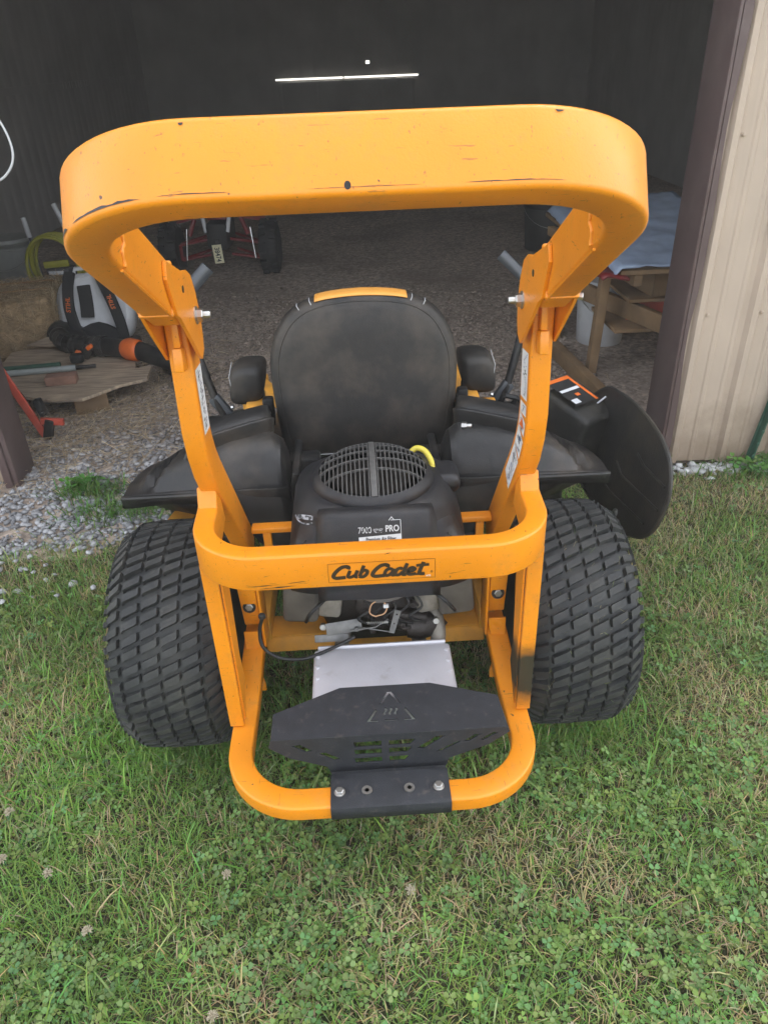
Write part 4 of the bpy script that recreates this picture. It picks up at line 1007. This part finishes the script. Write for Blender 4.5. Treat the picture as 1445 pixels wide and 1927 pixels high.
def floorstraw2():
    x=random.uniform(-2.5,2.2); y=random.uniform(1.6,6.5); return (x,y,.016),(random.gauss(0,1),random.gauss(0,1),random.gauss(0,.05))
o=straws('sparse_straw',floorstraw2,1500,.02,.09,.0012,SC_); o['kind']='stuff'; tag(o,'thin sprinkling of straw over the barn floor deeper inside','straw')
# plywood on blocks
t=thing('plywood_sheet','weathered broken plywood sheet lying on blocks inside the left of the doorway','board',(-1.5,2.3,.12))
op=[(-.42,.12),(-.13,-.30),(.02,-.355),(.16,-.36),(.24,-.27),(.30,-.20),(.42,-.13),(.40,.06),(.33,.02),(.28,.20),(.05,.42),(-.22,.50),(-.45,.38)]
plate('sheet',op,[],.016,Matrix.Identity(4),PLY,t)
o=box('support_block',(-1.36,2.10,.052),(.16,.10,.10),WOOD,None,rotm('Z',20),.004); tag(o,'grey wooden block propping the front edge of the plywood','block')
o=box('support_block',(-1.75,2.55,.052),(.16,.10,.10),WOOD,None,rotm('Z',-10),.004); tag(o,'wooden block under the rear of the plywood sheet','block')
o=box('wood_offcut',(-1.50,2.16,.151),(.15,.075,.045),BRICK,None,rotm('Z',8),.006); tag(o,'short brown wood offcut lying on top of the plywood','offcut')
t=thing('garden_shears','grey-handled tool with green blade sleeve lying across the plywood behind the offcut','tool',(-1.6,2.30,.145),R(4))
tube('handle',[(-.24,0,.0),(.0,.012,.0),(.12,.02,0)],.016,mat('pale_grip',(.30,.33,.32),.5),t,12); tube('green_sleeve',[(-.26,.06,.005),(-.05,.07,.005),(.03,.075,.005)],.013,GREENP,t,10); tube('tip',[(.12,.02,0),(.22,.03,0)],.010,BLK,t,10)
o=PLY and plate('plywood_scrap',[(-.14,0),(.02,.10),(.16,.02),(.10,-.03)],[],.012,Matrix.Translation((-1.72,2.70,.155))@rotm('X',20).to_4x4(),PLY,None); tag(o,'small splintered plywood scrap at the foot of the hay bale','scrap')
# backpack leaf blower
bl=thing('backpack_blower','white and black backpack leaf blower with orange collar resting on its back','leaf blower',(-1.53,2.92,.02),R(6))
rows=[]
def sq(a,p=.7): return math.copysign(abs(math.cos(a))**p,math.cos(a)),math.copysign(abs(math.sin(a))**p,math.sin(a))
tlt=rotm('X',-22)
for (y,k) in((-.05,.75),(-.06,.85),(-.04,.97),(.03,1),(.12,.97),(.18,.8)):
    r=[]
    for q in range(32):
        a=2*PI*q/32; cx_,sz_=sq(a,.75); r.append(tlt@Vector((cx_*.215*k,y,.25+sz_*.215*k)))
    rows.append(r)
V=[p for r in rows for p in r]; F=[(i*32+j,i*32+(j+1)%32,(i+1)*32+(j+1)%32,(i+1)*32+j) for i in range(5) for j in range(32)]; F+=[tuple(range(32)),tuple(5*32+j for j in range(32))]
mk('white_housing',V,F,WPL,bl,ang=50)
def pad(name,pts,wd,th,m_=CLOTH):
    P_=[tlt@Vector(p) for p in pts]; return sweep(name,smoothpath(P_,4),tlt@Vector((0,-1,0)),th,wd,m_,bl,bev=th*.4)
s1=pad('shoulder_strap',[(-.10,-.08,.455),(-.115,-.115,.36),(-.120,-.12,.24),(-.09,-.12,.10),(-.06,-.1,.02)],.062,.03)
s2=pad('shoulder_strap',[(.055,-.08,.45),(.085,-.115,.38),(.125,-.12,.26),(.155,-.12,.13),(.16,-.1,.03)],.062,.03)
pad('back_pad',[(-.035,-.075,.38),(-.03,-.085,.28),(-.035,-.08,.20)],.075,.03)
pad('hip_pad',[(-.09,-.075,.08),(.02,-.085,.12),(.13,-.075,.06)],.10,.035)
for (st,x,z,dg) in((s1,-.119,.27,86),(s2,.120,.27,104)):
    Mt=(tlt.to_4x4())@frameM((x,-.1395,z),(math.cos(R(dg)),0,math.sin(R(dg))),(-math.sin(R(dg)),0,math.cos(R(dg))))
    text('strap_lettering','STIHL',.034,Mt,ORANGE,bl,off=.0006,shear=.15)
bm=bmesh.new(); add_box(bm,(-.17,-.02,.10),(.22,.20,.18),rotm('Y',20),.05,3); add_box(bm,(.10,0,.03),(.25,.22,.06),None,.02,2); bmobj('engine_housing',bm,BLK,bl)
tube('carry_handle',[tlt@Vector(p) for p in [(-.09,-.03,.45),(-.08,-.03,.485),(.04,-.03,.485),(.05,-.03,.45)]],.012,WPL,bl,10)
pp=[(-.20,-.10,.16),(-.12,-.24,.15),(.0,-.34,.155),(.12,-.40,.165)]
Vj=smoothpath(pp,10); rad=[.055+.004*math.sin(i*2.2) for i in range(len(Vj))]
tube('corrugated_hose',Vj,rad,BLK,bl,16,ang=20)
tube('blower_tube',[(.10,-.39,.163),(.24,-.46,.16)],.050,BLK,bl,20); tube('orange_collar',[(.235,-.455,.162),(.25,-.47,.162),(.30,-.50,.158),(.31,-.505,.158)],[.052,.060,.058,.050],mat('orange_plastic',(.72,.14,.02),.4),bl,20)
tube('blower_tube',[(.305,-.50,.158),(.45,-.62,.135),(.60,-.75,.10),(.66,-.80,.085)],[.050,.044,.038,.036],BLK,bl,20)
bm=bmesh.new(); add_box(bm,(.02,-.44,.155),(.05,.05,.07),rotm('Y',30),.012,2); add_box(bm,(-.02,-.50,.145),(.07,.05,.05),None,.015,3); bmobj('throttle_handle',bm,BLK,bl)
bm=bmesh.new(); add_box(bm,(.045,-.455,.185),(.035,.03,.022),rotm('Y',-30),.006,2); bmobj('control_lever',bm,bpy.data.materials['orange_plastic'],bl)
bm=bmesh.new(); add_box(bm,(-.015,-.47,.165),(.03,.03,.018),rotm('Y',20),.005,2); bmobj('control_lever',bm,bpy.data.materials['orange_plastic'],bl)
# pressure washer with coiled yellow hose
pw=thing('hose_reel','coiled yellow-green hose on a small dark machine behind the leaf blower','hose',(-2.03,3.9,0))
for k in range(7):
    rr2=.17+.008*(k%3); tube('hose_coil',[(math.cos(a)*rr2+.004*k,-.10+.018*k+.01*math.sin(3*a+k),.33+math.sin(a)*(.20+.006*(k%2))) for a in [2*PI*q/30 for q in range(30)]],.011,YHOSE,pw,8,closed=True)
bm=bmesh.new(); add_box(bm,(.03,.02,.13),(.34,.26,.24),None,.04,3); add_box(bm,(.03,-.05,.30),(.16,.14,.05),None,.02,2); bmobj('machine_body',bm,GREYPL,pw)
box('yellow_guard',(.04,-.13,.36),(.17,.02,.045),YHOSE,pw,rotm('Y',-3),.008); box('name_plate',(.03,-.142,.305),(.10,.004,.022),WHITE,pw,None,.001)
for i,(a,b,lb) in enumerate((((-2.22,4.1,.0),(-2.28,4.15,.60),'grey wand leaning beside the coiled hose, left one'),((-1.80,4.0,.0),(-2.05,4.15,.68),'grey wand leaning behind the coiled hose, slanting left'))):
    t=thing('spray_wand',lb,'wand',a); av=Vector(a); bv=Vector(b)-av; tube('shaft',[(0,0,0),tuple(bv*.8)],.009,GREYPL,t,8); tube('nozzle',[tuple(bv*.78),tuple(bv)],.018,WPL,t,10)
o=tube('black_hose',smoothpath([(-2.6,3.6,.30),(-2.35,3.5,.33),(-2.12,3.45,.26),(-1.95,3.5,.20),(-1.85,3.6,.02)],8),.012,HOSEBLK,None,8); tag(o,'black rubber hose looping over the back of the hay bale','hose')
# bent tube on floor
o=tube('bent_pipe',smoothpath([(-1.25,3.25,.25),(-1.22,3.05,.14),(-1.17,2.85,.06),(-1.10,2.62,.03),(-.98,2.42,.03),(-.90,2.35,.03)],8),.022,mat('worn_black_pipe',(.05,.04,.035),.35,.3),None,12); tag(o,'worn black bent pipe lying on the gravel beside the blower tube','pipe')
# red tool leaning behind the left jamb
t=thing('farm_jack','red steel farm jack leaning against the inside of the left door jamb','jack',(-1.5,1.74,0))
beamr=lambda n,a,b,w1,w2,m_: sweep(n,[a,b],(0,1,0),w1,w2,m_,t,bev=.002)
beamr('bar',(.015,.03,.02),(-.10,-.02,.45),.014,.034,REDO); 
bm=bmesh.new(); add_box(bm,(.035,.02,.17),(.035,.04,.08),rotm('Y',-12),.008,2); add_box(bm,(.045,.02,.06),(.04,.04,.10),rotm('Y',20),.008,2); add_box(bm,(.05,-.02,.15),(.02,.02,.02),None,.003,1); bmobj('ratchet',bm,BLK,t)
beamr('foot',(.02,.02,.10),(.12,.02,.09),.02,.03,REDO)
# white cable hanging at the left
o=tube('white_cable',smoothpath([(-1.30,1.52,1.42),(-1.215,1.51,1.36),(-1.185,1.51,1.27),(-1.20,1.51,1.20),(-1.26,1.51,1.15),(-1.33,1.51,1.16)],8),.0045,WPL,None,8); tag(o,'white cable looping in from the left of the doorway','cable')
# off-road buggy front in the dark
at_=thing('quad_bike','red-framed quad bike with a number plate parked deep in the barn','quad bike',(-1.05,4.92,0),R(-2)); at_.scale=(.84,.84,.84)
for s in(-1,1):
    wt=thing('wheel','','',(0,0,0)); del wt['label']; del wt['category']; wt.parent=at_; wt.location=(s*.47,-.10,.23)
    lathe('tyre',[(.11,.07),(.17,.09),(.215,.08),(.235,.05),(.235,-.05),(.215,-.08),(.17,-.09),(.11,-.07)],SOOT,wt,36,'X'); lathe('rim',[(0,.03),(.11,.05),(.11,-.05),(0,-.03)],CHROME,wt,24,'X')
    bm=bmesh.new()
    for k in range(18):
        for xx in(-.045,.045):
            a=2*PI*(k+(xx>0)*.5)/18; add_box(bm,(xx,math.cos(a)*.24,math.sin(a)*.24),(.06,.035,.02),rotm('X',math.degrees(a)),.003,1)
    bmobj('tread',bm,SOOT,wt)['kind']='stuff'
    for zz in(.16,.30):
        tube('control_arm',[(s*.10,-.12,zz+.02),(s*.38,-.14,zz-.02)],.014,RED,at_,8); tube('control_arm',[(s*.12,.12,zz+.02),(s*.38,-.08,zz-.02)],.014,RED,at_,8)
    tube('frame_tube',[(s*.38,-.14,.14),(s*.38,-.14,.28)],.016,RED,at_,8)
    tube('shock_absorber',[(s*.33,-.17,.14),(s*.30,-.12,.42)],.008,CHROME,at_,8)
    tube('shock_spring',[(s*.28,-.14,.36),(s*.22,-.10,.50)],.022,RED,at_,10)
    tube('handlebar',[(s*.05,.1,.78),(s*.25,.15,.84),(s*.36,.22,.84)],.014,CHROME,at_,8)
    rows=[[Vector((s*(.10+.11*i),-.05+.12*j,.52+.03*math.sin(j)-.02*i)) for i in range(4)] for j in range(4)]; grid_obj('front_fender',rows,RED,at_,th=.008)
    tube('fork_guard',[(s*.10,-.22,.40),(s*.13,-.16,.56)],.020,WPL,at_,8)
bm=bmesh.new(); add_box(bm,(0,.0,.36),(.20,.5,.25),None,.04,2); add_box(bm,(0,.35,.62),(.22,.7,.14),None,.05,3); bmobj('body',bm,SOOT,at_)
rows=[[Vector((x,-.12+.20*t,.50+.12*t-.3*x*x)) for x in(-.09,-.045,0,.045,.09)] for t in(0,.33,.66,1)]; grid_obj('nose_panel',rows,RED,at_,th=.008)
npM=frameM((-.005,-.275,.215),(.06,0,-1),(1,0,.06))
pl=mk('number_plate',[npM@Vector(v) for v in[(-.085,-.044,0),(.085,-.044,0),(.085,.044,0),(-.085,.044,0)]],[(0,1,2,3)],mat('cream_plate',(.80,.76,.52),.4),at_,smooth=False)
text('plate_digits','38474',.066,npM@Matrix.Translation((.004,-.004,.0008)),INK,at_,off=.0012,sx=.80)
box('plate_mount',(-.005,-.25,.24),(.05,.03,.20),SOOT,at_)
# green fence post outside right
t=thing('fence_post','green steel T-post leaning on the tan siding at the right edge','post',(1.555,1.155,0))
sweep('post',[(0,0,-.05),(.10,.006,.65),(.235,.010,1.6)],(0,1,0),.030,.008,GREENP,t,bev=.002); sweep('web',[(0,.014,-.05),(.10,.020,.65),(.235,.024,1.6)],(0,1,0),.004,.030,GREENP,t,bev=.001)
bm=bmesh.new()
for k in range(28): z=.06+k*.054; add_box(bm,(z*.148,-.018,z),(.012,.008,.014),rotm('Y',8),.002,1)
o=bmobj('studs',bm,GREENP,t)

# ------------------------------------------------------------------ gravel stones, grass, clover
def stones(name,pts,rad,cols,label,cat):
    n=len(pts); t=(1+5**.5)/2
    ico=np.array([(-1,t,0),(1,t,0),(-1,-t,0),(1,-t,0),(0,-1,t),(0,1,t),(0,-1,-t),(0,1,-t),(t,0,-1),(t,0,1),(-t,0,-1),(-t,0,1)])/1.9
    fc=np.array([(0,11,5),(0,5,1),(0,1,7),(0,7,10),(0,10,11),(1,5,9),(5,11,4),(11,10,2),(10,7,6),(7,1,8),(3,9,4),(3,4,2),(3,2,6),(3,6,8),(3,8,9),(4,9,5),(2,4,11),(6,2,10),(8,6,7),(9,8,1)])
    sc_=np.stack([rng.uniform(.7,1.35,n),rng.uniform(.6,1.0,n),rng.uniform(.35,.65,n)],1)[:,None,:]
    V=ico[None]*(1+rng.uniform(-.36,.30,(n,12,1)))*sc_
    a=rng.uniform(0,2*PI,n); b=rng.uniform(-.5,.5,n)
    ca,sa=np.cos(a),np.sin(a); cb,sb_=np.cos(b),np.sin(b)
    x=V[...,0];y=V[...,1]*cb[:,None]-V[...,2]*sb_[:,None];z=V[...,1]*sb_[:,None]+V[...,2]*cb[:,None]
    V=np.stack([x*ca[:,None]-y*sa[:,None],x*sa[:,None]+y*ca[:,None],z],-1)*rad[:,None,None]+pts[:,None,:]
    F=(fc[None]+12*np.arange(n)[:,None,None]).reshape(-1,3)
    me=bpy.data.meshes.new(name); me.vertices.add(12*n); me.vertices.foreach_set('co',V.ravel()); me.loops.add(len(F)*3); me.polygons.add(len(F))
    me.loops.foreach_set('vertex_index',F.ravel().astype(np.int32)); me.polygons.foreach_set('loop_start',np.arange(0,len(F)*3,3,dtype=np.int32))
    C=np.ones((n,12,4)); C[:,:,:3]=np.repeat(cols[:,None,:],12,1)
    a_=me.color_attributes.new('Col','FLOAT_COLOR','POINT'); a_.data.foreach_set('color',C.ravel()); me.update(calc_edges=True)
    o=link(name,me,STONEM); o['kind']='stuff'; tag(o,label,cat); return o
EX=np.vectorize(edge_y)
def stone_cols(x,y,n):
    g=rng.uniform(.15,.42,n); warm=np.clip((y-1.25)/1.1,0,1)   # clean crushed limestone outside, dusty tracked-in dirt further inside
    base=np.stack([g*1.0,g*1.0,g*1.02],1); dirt=np.stack([g*1.02,g*.82,g*.66],1)
    return base*(1-warm[:,None])+dirt*warm[:,None]
n=27000; x=rng.uniform(-2.6,1.25,n); y=.72+rng.beta(1.1,2.2,n)*3.6
keep=(y>EX(x)-.05*rng.random(n))&~((x<-1.44)&(y<1.35)&(y>1.28)); 
dens=np.array([mnoise.noise(Vector((a*5,b*5,0))) for a,b in zip(x,y)]); keep&=(y>1.25)|(dens>-.25)|(rng.random(n)<.25)
x=x[keep];y=y[keep];n=len(x)
stones('gravel_stones',np.stack([x,y,np.where(y<1.6,.004,0)+rng.uniform(.0,.010,n)],1),(.006+.011*rng.random(n)**1.7)*np.where(y<1.8,1.15,.9),stone_cols(x,y,n),'crushed grey stone covering the doorway floor and the patch outside it','gravel')
n=260; x=rng.uniform(1.27,2.3,n); y=np.array([wy(a)-.03 for a in x])-np.abs(rng.normal(0,.035,n))
stones('wall_foot_stones',np.stack([x,y,rng.uniform(0,.012,n)],1),rng.uniform(.012,.028,n),np.stack([rng.uniform(.35,.6,n)]*3,1)*np.array([1,1,.98]),'pale stones along the foot of the tan siding','stones')
n=60; x=rng.uniform(-1.4,-.75,n); y=rng.uniform(.45,.9,n)
stones('stray_stones',np.stack([x,y,rng.uniform(.012,.03,n)],1),rng.uniform(.008,.017,n),np.stack([rng.uniform(.3,.5,n)]*3,1),'stray pale stones in the grass left of the mower','stones')

def field_noise(x,y,s,seed): return np.array([mnoise.fractal(Vector((a*s+seed,b*s,seed)),.7,2.0,3) for a,b in zip(x,y)])
def blades(name,x,y,hgt,wid,cols,bendamt,label,cat,lean=None,z0=0):
    n=len(x); az=rng.uniform(0,2*PI,n); bend=bendamt*rng.uniform(.3,1.2,n)
    dirx,diry=np.cos(az),np.sin(az); fx,fy=-diry,dirx
    V=np.zeros((n,7,3)); lv=[(0,0,1.0),(.40,.35,.95),(.75,.72,.7)]
    for k,(t,hh,wk) in enumerate(lv):
        off=bend*t*t*hgt; zz=hgt*hh*(1-.35*bend*t)
        for sgn,q in((-1,0),(1,1)):
            V[:,2*k+q,0]=x+dirx*off+sgn*fx*wid*wk/2; V[:,2*k+q,1]=y+diry*off+sgn*fy*wid*wk/2; V[:,2*k+q,2]=z0+zz
    V[:,6,0]=x+dirx*bend*hgt; V[:,6,1]=y+diry*bend*hgt; V[:,6,2]=z0+hgt*(1-.42*bend)
    V[:,:2,2]-=.004
    i0=7*np.arange(n)[:,None]
    Q=np.concatenate([i0+np.array([[0,1,3,2]]),i0+np.array([[2,3,5,4]])],1).reshape(-1); T=(i0+np.array([[4,5,6]])).reshape(-1)
    li=np.concatenate([Q,T]).astype(np.int32); nq=2*n
    me=bpy.data.meshes.new(name); me.vertices.add(7*n); me.vertices.foreach_set('co',V.ravel()); me.loops.add(len(li)); me.polygons.add(nq+n)
    me.loops.foreach_set('vertex_index',li); me.polygons.foreach_set('loop_start',np.concatenate([np.arange(0,4*nq,4),4*nq+np.arange(0,3*n,3)]).astype(np.int32))
    grad=np.array([.55,.55,.85,.85,1.05,1.05,1.1])[None,:,None]
    C=np.ones((n,7,4)); C[:,:,:3]=cols[:,None,:]   # one colour per blade
    a_=me.color_attributes.new('Col','FLOAT_COLOR','POINT'); a_.data.foreach_set('color',C.ravel()); me.update(calc_edges=True); me.shade_smooth()
    o=link(name,me,GRASSM); o['kind']='stuff'; tag(o,label,cat); return o
def scatter(n,x0,x1,y0,y1):
    x=rng.uniform(x0,x1,n); y=rng.uniform(y0,y1,n); k=y<EX(x)+.07*rng.normal(0,1,n)*.6; return x[k],y[k]
def lawncols(x,y,dryb=0):
    n=len(x); f=field_noise(x,y,2.6,4)*.5+.5+dryb; r=rng.random(n)
    g=np.stack([rng.uniform(.13,.23,n),rng.uniform(.24,.37,n),rng.uniform(.045,.08,n)],1)
    lush=np.stack([rng.uniform(.17,.26,n),rng.uniform(.34,.50,n),rng.uniform(.05,.08,n)],1)
    dry=np.stack([rng.uniform(.36,.56,n),rng.uniform(.32,.48,n),rng.uniform(.16,.25,n)],1)
    left=np.clip((-.35-x)/.5,0,1)*np.clip((.25-np.abs(y+.15))/.3+.6,0,1)
    g=g*(1-left[:,None])+lush*left[:,None]
    pd=np.clip((f-.42)*1.5+.16+.22*np.clip((x-.5),0,1)+.25*np.clip((y-.35)/.6,0,1),.06,.75); k=(r<pd)
    g[k]=dry[k]; return g
x,y=scatter(215000,-1.75,2.3,-.98,1.3)
h=rng.uniform(.018,.052,len(x))*(1+.5*np.clip(-x-.4,0,.8)*(y<.3)); h*=np.clip(1-.5*np.clip((y-.5)*2,0,1),.4,1)
cgr=lawncols(x,y)
blades('lawn_grass',x,y,h,rng.uniform(.0014,.0030,len(x)),cgr,.95,'green and dry mown grass round the mower','grass')
x,y=scatter(42000,-1.75,2.3,-.98,1.3)
blades('lawn_thatch',x,y,rng.uniform(.010,.032,len(x)),rng.uniform(.0010,.0018,len(x)),np.stack([rng.uniform(.24,.45,len(x)),rng.uniform(.20,.36,len(x)),rng.uniform(.10,.19,len(x))],1),1.6,'dry thatch between the grass blades','thatch')
x,y=scatter(5200,-1.7,2.0,-.98,.9)
k=(rng.random(len(x))<np.clip(.35+.9*np.clip(-x-.2,0,1),0,1)); x,y=x[k],y[k]
blades('long_grass',x,y,rng.uniform(.05,.10,len(x)),rng.uniform(.003,.0048,len(x)),lawncols(x,y,-.3),.9,'longer bright blades standing out of the lawn','grass')
for (cx_,cy_,nn,sp_,lb) in((-1.12,1.22,420,.07,'tuft of weedy grass growing in the gravel left of the fender'),(-.95,1.05,500,.12,'low grass patch at the edge of the gravel by the left fender'),(1.62,1.10,500,.16,'weeds at the foot of the green fence post')):
    x=rng.normal(cx_,sp_,nn); y=rng.normal(cy_,sp_*.45,nn); blades('grass_tuft',x,y,rng.uniform(.03,.085,nn),rng.uniform(.003,.006,nn),np.stack([rng.uniform(.07,.14,nn),rng.uniform(.15,.26,nn),rng.uniform(.03,.05,nn)],1),1.0,lb,'weeds')
for s_,lb in((-1,'grass pushed up round the foot of the left rear tyre'),(1,'grass pushed up round the foot of the right rear tyre')):
    n=1500; a=rng.uniform(0,1,n); x=s_*(.30+.34*a); y=-.175+rng.normal(0,.03,n)+np.where(a>.85,rng.uniform(0,.3,n),0)
    blades('tyre_grass',x,y,rng.uniform(.03,.075,n),rng.uniform(.0018,.0036,n),lawncols(x,y,-.1),.8,lb,'grass')
x=rng.uniform(-5,6,90000); y=rng.uniform(-6,1.0,90000); k=((x<-1.7)|(x>2.25)|(y<-.95))&(y<EX(x)); x,y=x[k],y[k]
blades('outer_lawn',x,y,rng.uniform(.03,.06,len(x)),rng.uniform(.004,.008,len(x)),lawncols(x[:],y[:]),.9,'lawn stretching away behind and beside the mower','grass')
# clover: three folded leaflets on a stem
def clover(name,x,y,size,hgt,cols,label):
    n=len(x); V=np.zeros((n,3,7,3)); az0=rng.uniform(0,2*PI,n); tx=rng.normal(0,.22,n); ty=rng.normal(0,.22,n)
    shape=np.array([(0.05,0,0),(.50,-.42,.10),(.92,-.40,.12),(1.08,-.16,.05),(.98,0,-.06),(1.08,.16,.05),(.92,.40,.12),(.50,.42,.10)])
    V=np.zeros((n,3,8,3))
    for l in range(3):
        a=az0+2*PI*l/3+rng.normal(0,.12,n); ca,sa=np.cos(a)[:,None],np.sin(a)[:,None]; droop=rng.uniform(-.25,.35,n)[:,None]
        sx_=shape[None,:,0]*size[:,None]; sy_=shape[None,:,1]*size[:,None]; sz_=shape[None,:,2]*size[:,None]+droop*sx_
        X=sx_*ca-sy_*sa; Y=sx_*sa+sy_*ca
        V[:,l,:,0]=X+x[:,None]; V[:,l,:,1]=Y+y[:,None]; V[:,l,:,2]=sz_+tx[:,None]*X+ty[:,None]*Y+hgt[:,None]
    V=V.reshape(-1,3); m_=3*n
    Fq=(8*np.arange(m_)[:,None,None]+np.array([[0,1,2,4],[0,4,6,7]])[None]).reshape(-1); Ft=(8*np.arange(m_)[:,None,None]+np.array([[2,3,4],[4,5,6]])[None]).reshape(-1)
    li=np.concatenate([Fq,Ft]).astype(np.int32); nq=2*m_
    me=bpy.data.meshes.new(name); me.vertices.add(len(V)); me.vertices.foreach_set('co',V.ravel()); me.loops.add(len(li)); me.polygons.add(nq+2*m_)
    me.loops.foreach_set('vertex_index',li); me.polygons.foreach_set('loop_start',np.concatenate([np.arange(0,4*nq,4),4*nq+np.arange(0,6*m_,3)]).astype(np.int32))
    C=np.ones((n,24,4)); C[:,:,:3]=cols[:,None,:]; a_=me.color_attributes.new('Col','FLOAT_COLOR','POINT'); a_.data.foreach_set('color',C.ravel()); me.update(calc_edges=True)
    o=link(name,me,GRASSM); o['kind']='stuff'; tag(o,label,'clover'); return o
x,y=scatter(42000,-1.3,1.5,-.98,1.0)
f=field_noise(x,y,3.2,9); pr=np.clip(.36+.8*f,0,1)*np.clip(1-(y+.35)*1.0,.10,1); k=rng.random(len(x))<pr; x,y=x[k],y[k]; n=len(x)
g=rng.uniform(.75,1.3,n); hh=rng.uniform(.008,.040,n)
clover('white_clover',x,y,(.0055+.007*rng.random(n)),hh,np.stack([.150*g*rng.uniform(.75,1.35,n),.262*g,.068*g*rng.uniform(.8,1.4,n)],1),'dense patches of clover leaves in the lawn')
n=34; x=rng.normal(1.60,.07,n); y=rng.normal(1.12,.03,n); clover('wall_weed',x,y,rng.uniform(.013,.028,n),rng.uniform(.02,.06,n),np.stack([rng.uniform(.08,.14,n),rng.uniform(.2,.3,n),rng.uniform(.04,.06,n)],1),'broad-leaved weed beside the green fence post')
n=26; x=rng.normal(-1.17,.03,n); y=rng.normal(1.26,.02,n); clover('gravel_weed',x,y,rng.uniform(.016,.028,n),rng.uniform(.02,.06,n),np.stack([rng.uniform(.08,.12,n),rng.uniform(.22,.3,n),rng.uniform(.03,.05,n)],1),'small bright green weed in the gravel by the left jamb')
# clover flowers: one thing each
FL=mat('clover_flower',(.40,.35,.25),.7,0,.2,300); 
fm=None
for i,(fx,fy,lb) in enumerate(((-.86,-.33,'white clover flower by the left tyre, in the bright grass'),(-.83,-.45,'white clover flower below the left tyre'),(-.72,-.49,'whitish clover flower at the far left of the clover patch'),(-.33,-.79,'upper of the two clover flowers near the bottom of the lawn'),(-.335,-.815,'lower of the two clover flowers near the bottom of the lawn'),(-.34,-.52,'clover flower just under the left corner of the lower hoop'),(.30,-.85,'clover flower at the bottom right of the lawn'),(.04,-.58,'clover flower right below the muffler guard bracket'),(-.60,-.62,'clover flower in the left clover patch'))):
    t=thing('clover_flower',lb,'flower',(fx,fy,.045),random.random()*6,'clover flowers in the lawn')
    if fm is None:
        bm=bmesh.new()
        for k in range(40):
            a=random.uniform(0,2*PI); e=random.uniform(-.3,1.3); d=Vector((math.cos(a)*math.cos(e),math.sin(a)*math.cos(e),math.sin(e)))
            q=d.to_track_quat('Z','Y').to_matrix(); add_box(bm,d*.0065,(.0016,.0016,.009),q,0)
        me=bpy.data.meshes.new('flower_head'); bm.to_mesh(me); bm.free(); me.materials.append(FL); fm=me
        V,F=tube_geo([(0,0,0),(.003,0,-.045)],.0009,6); st=bpy.data.meshes.new('stem'); st.from_pydata([tuple(v) for v in V],[],F); st.materials.append(GREENP)
    link('flower_head',fm,None,t); link('stem',st,None,t)
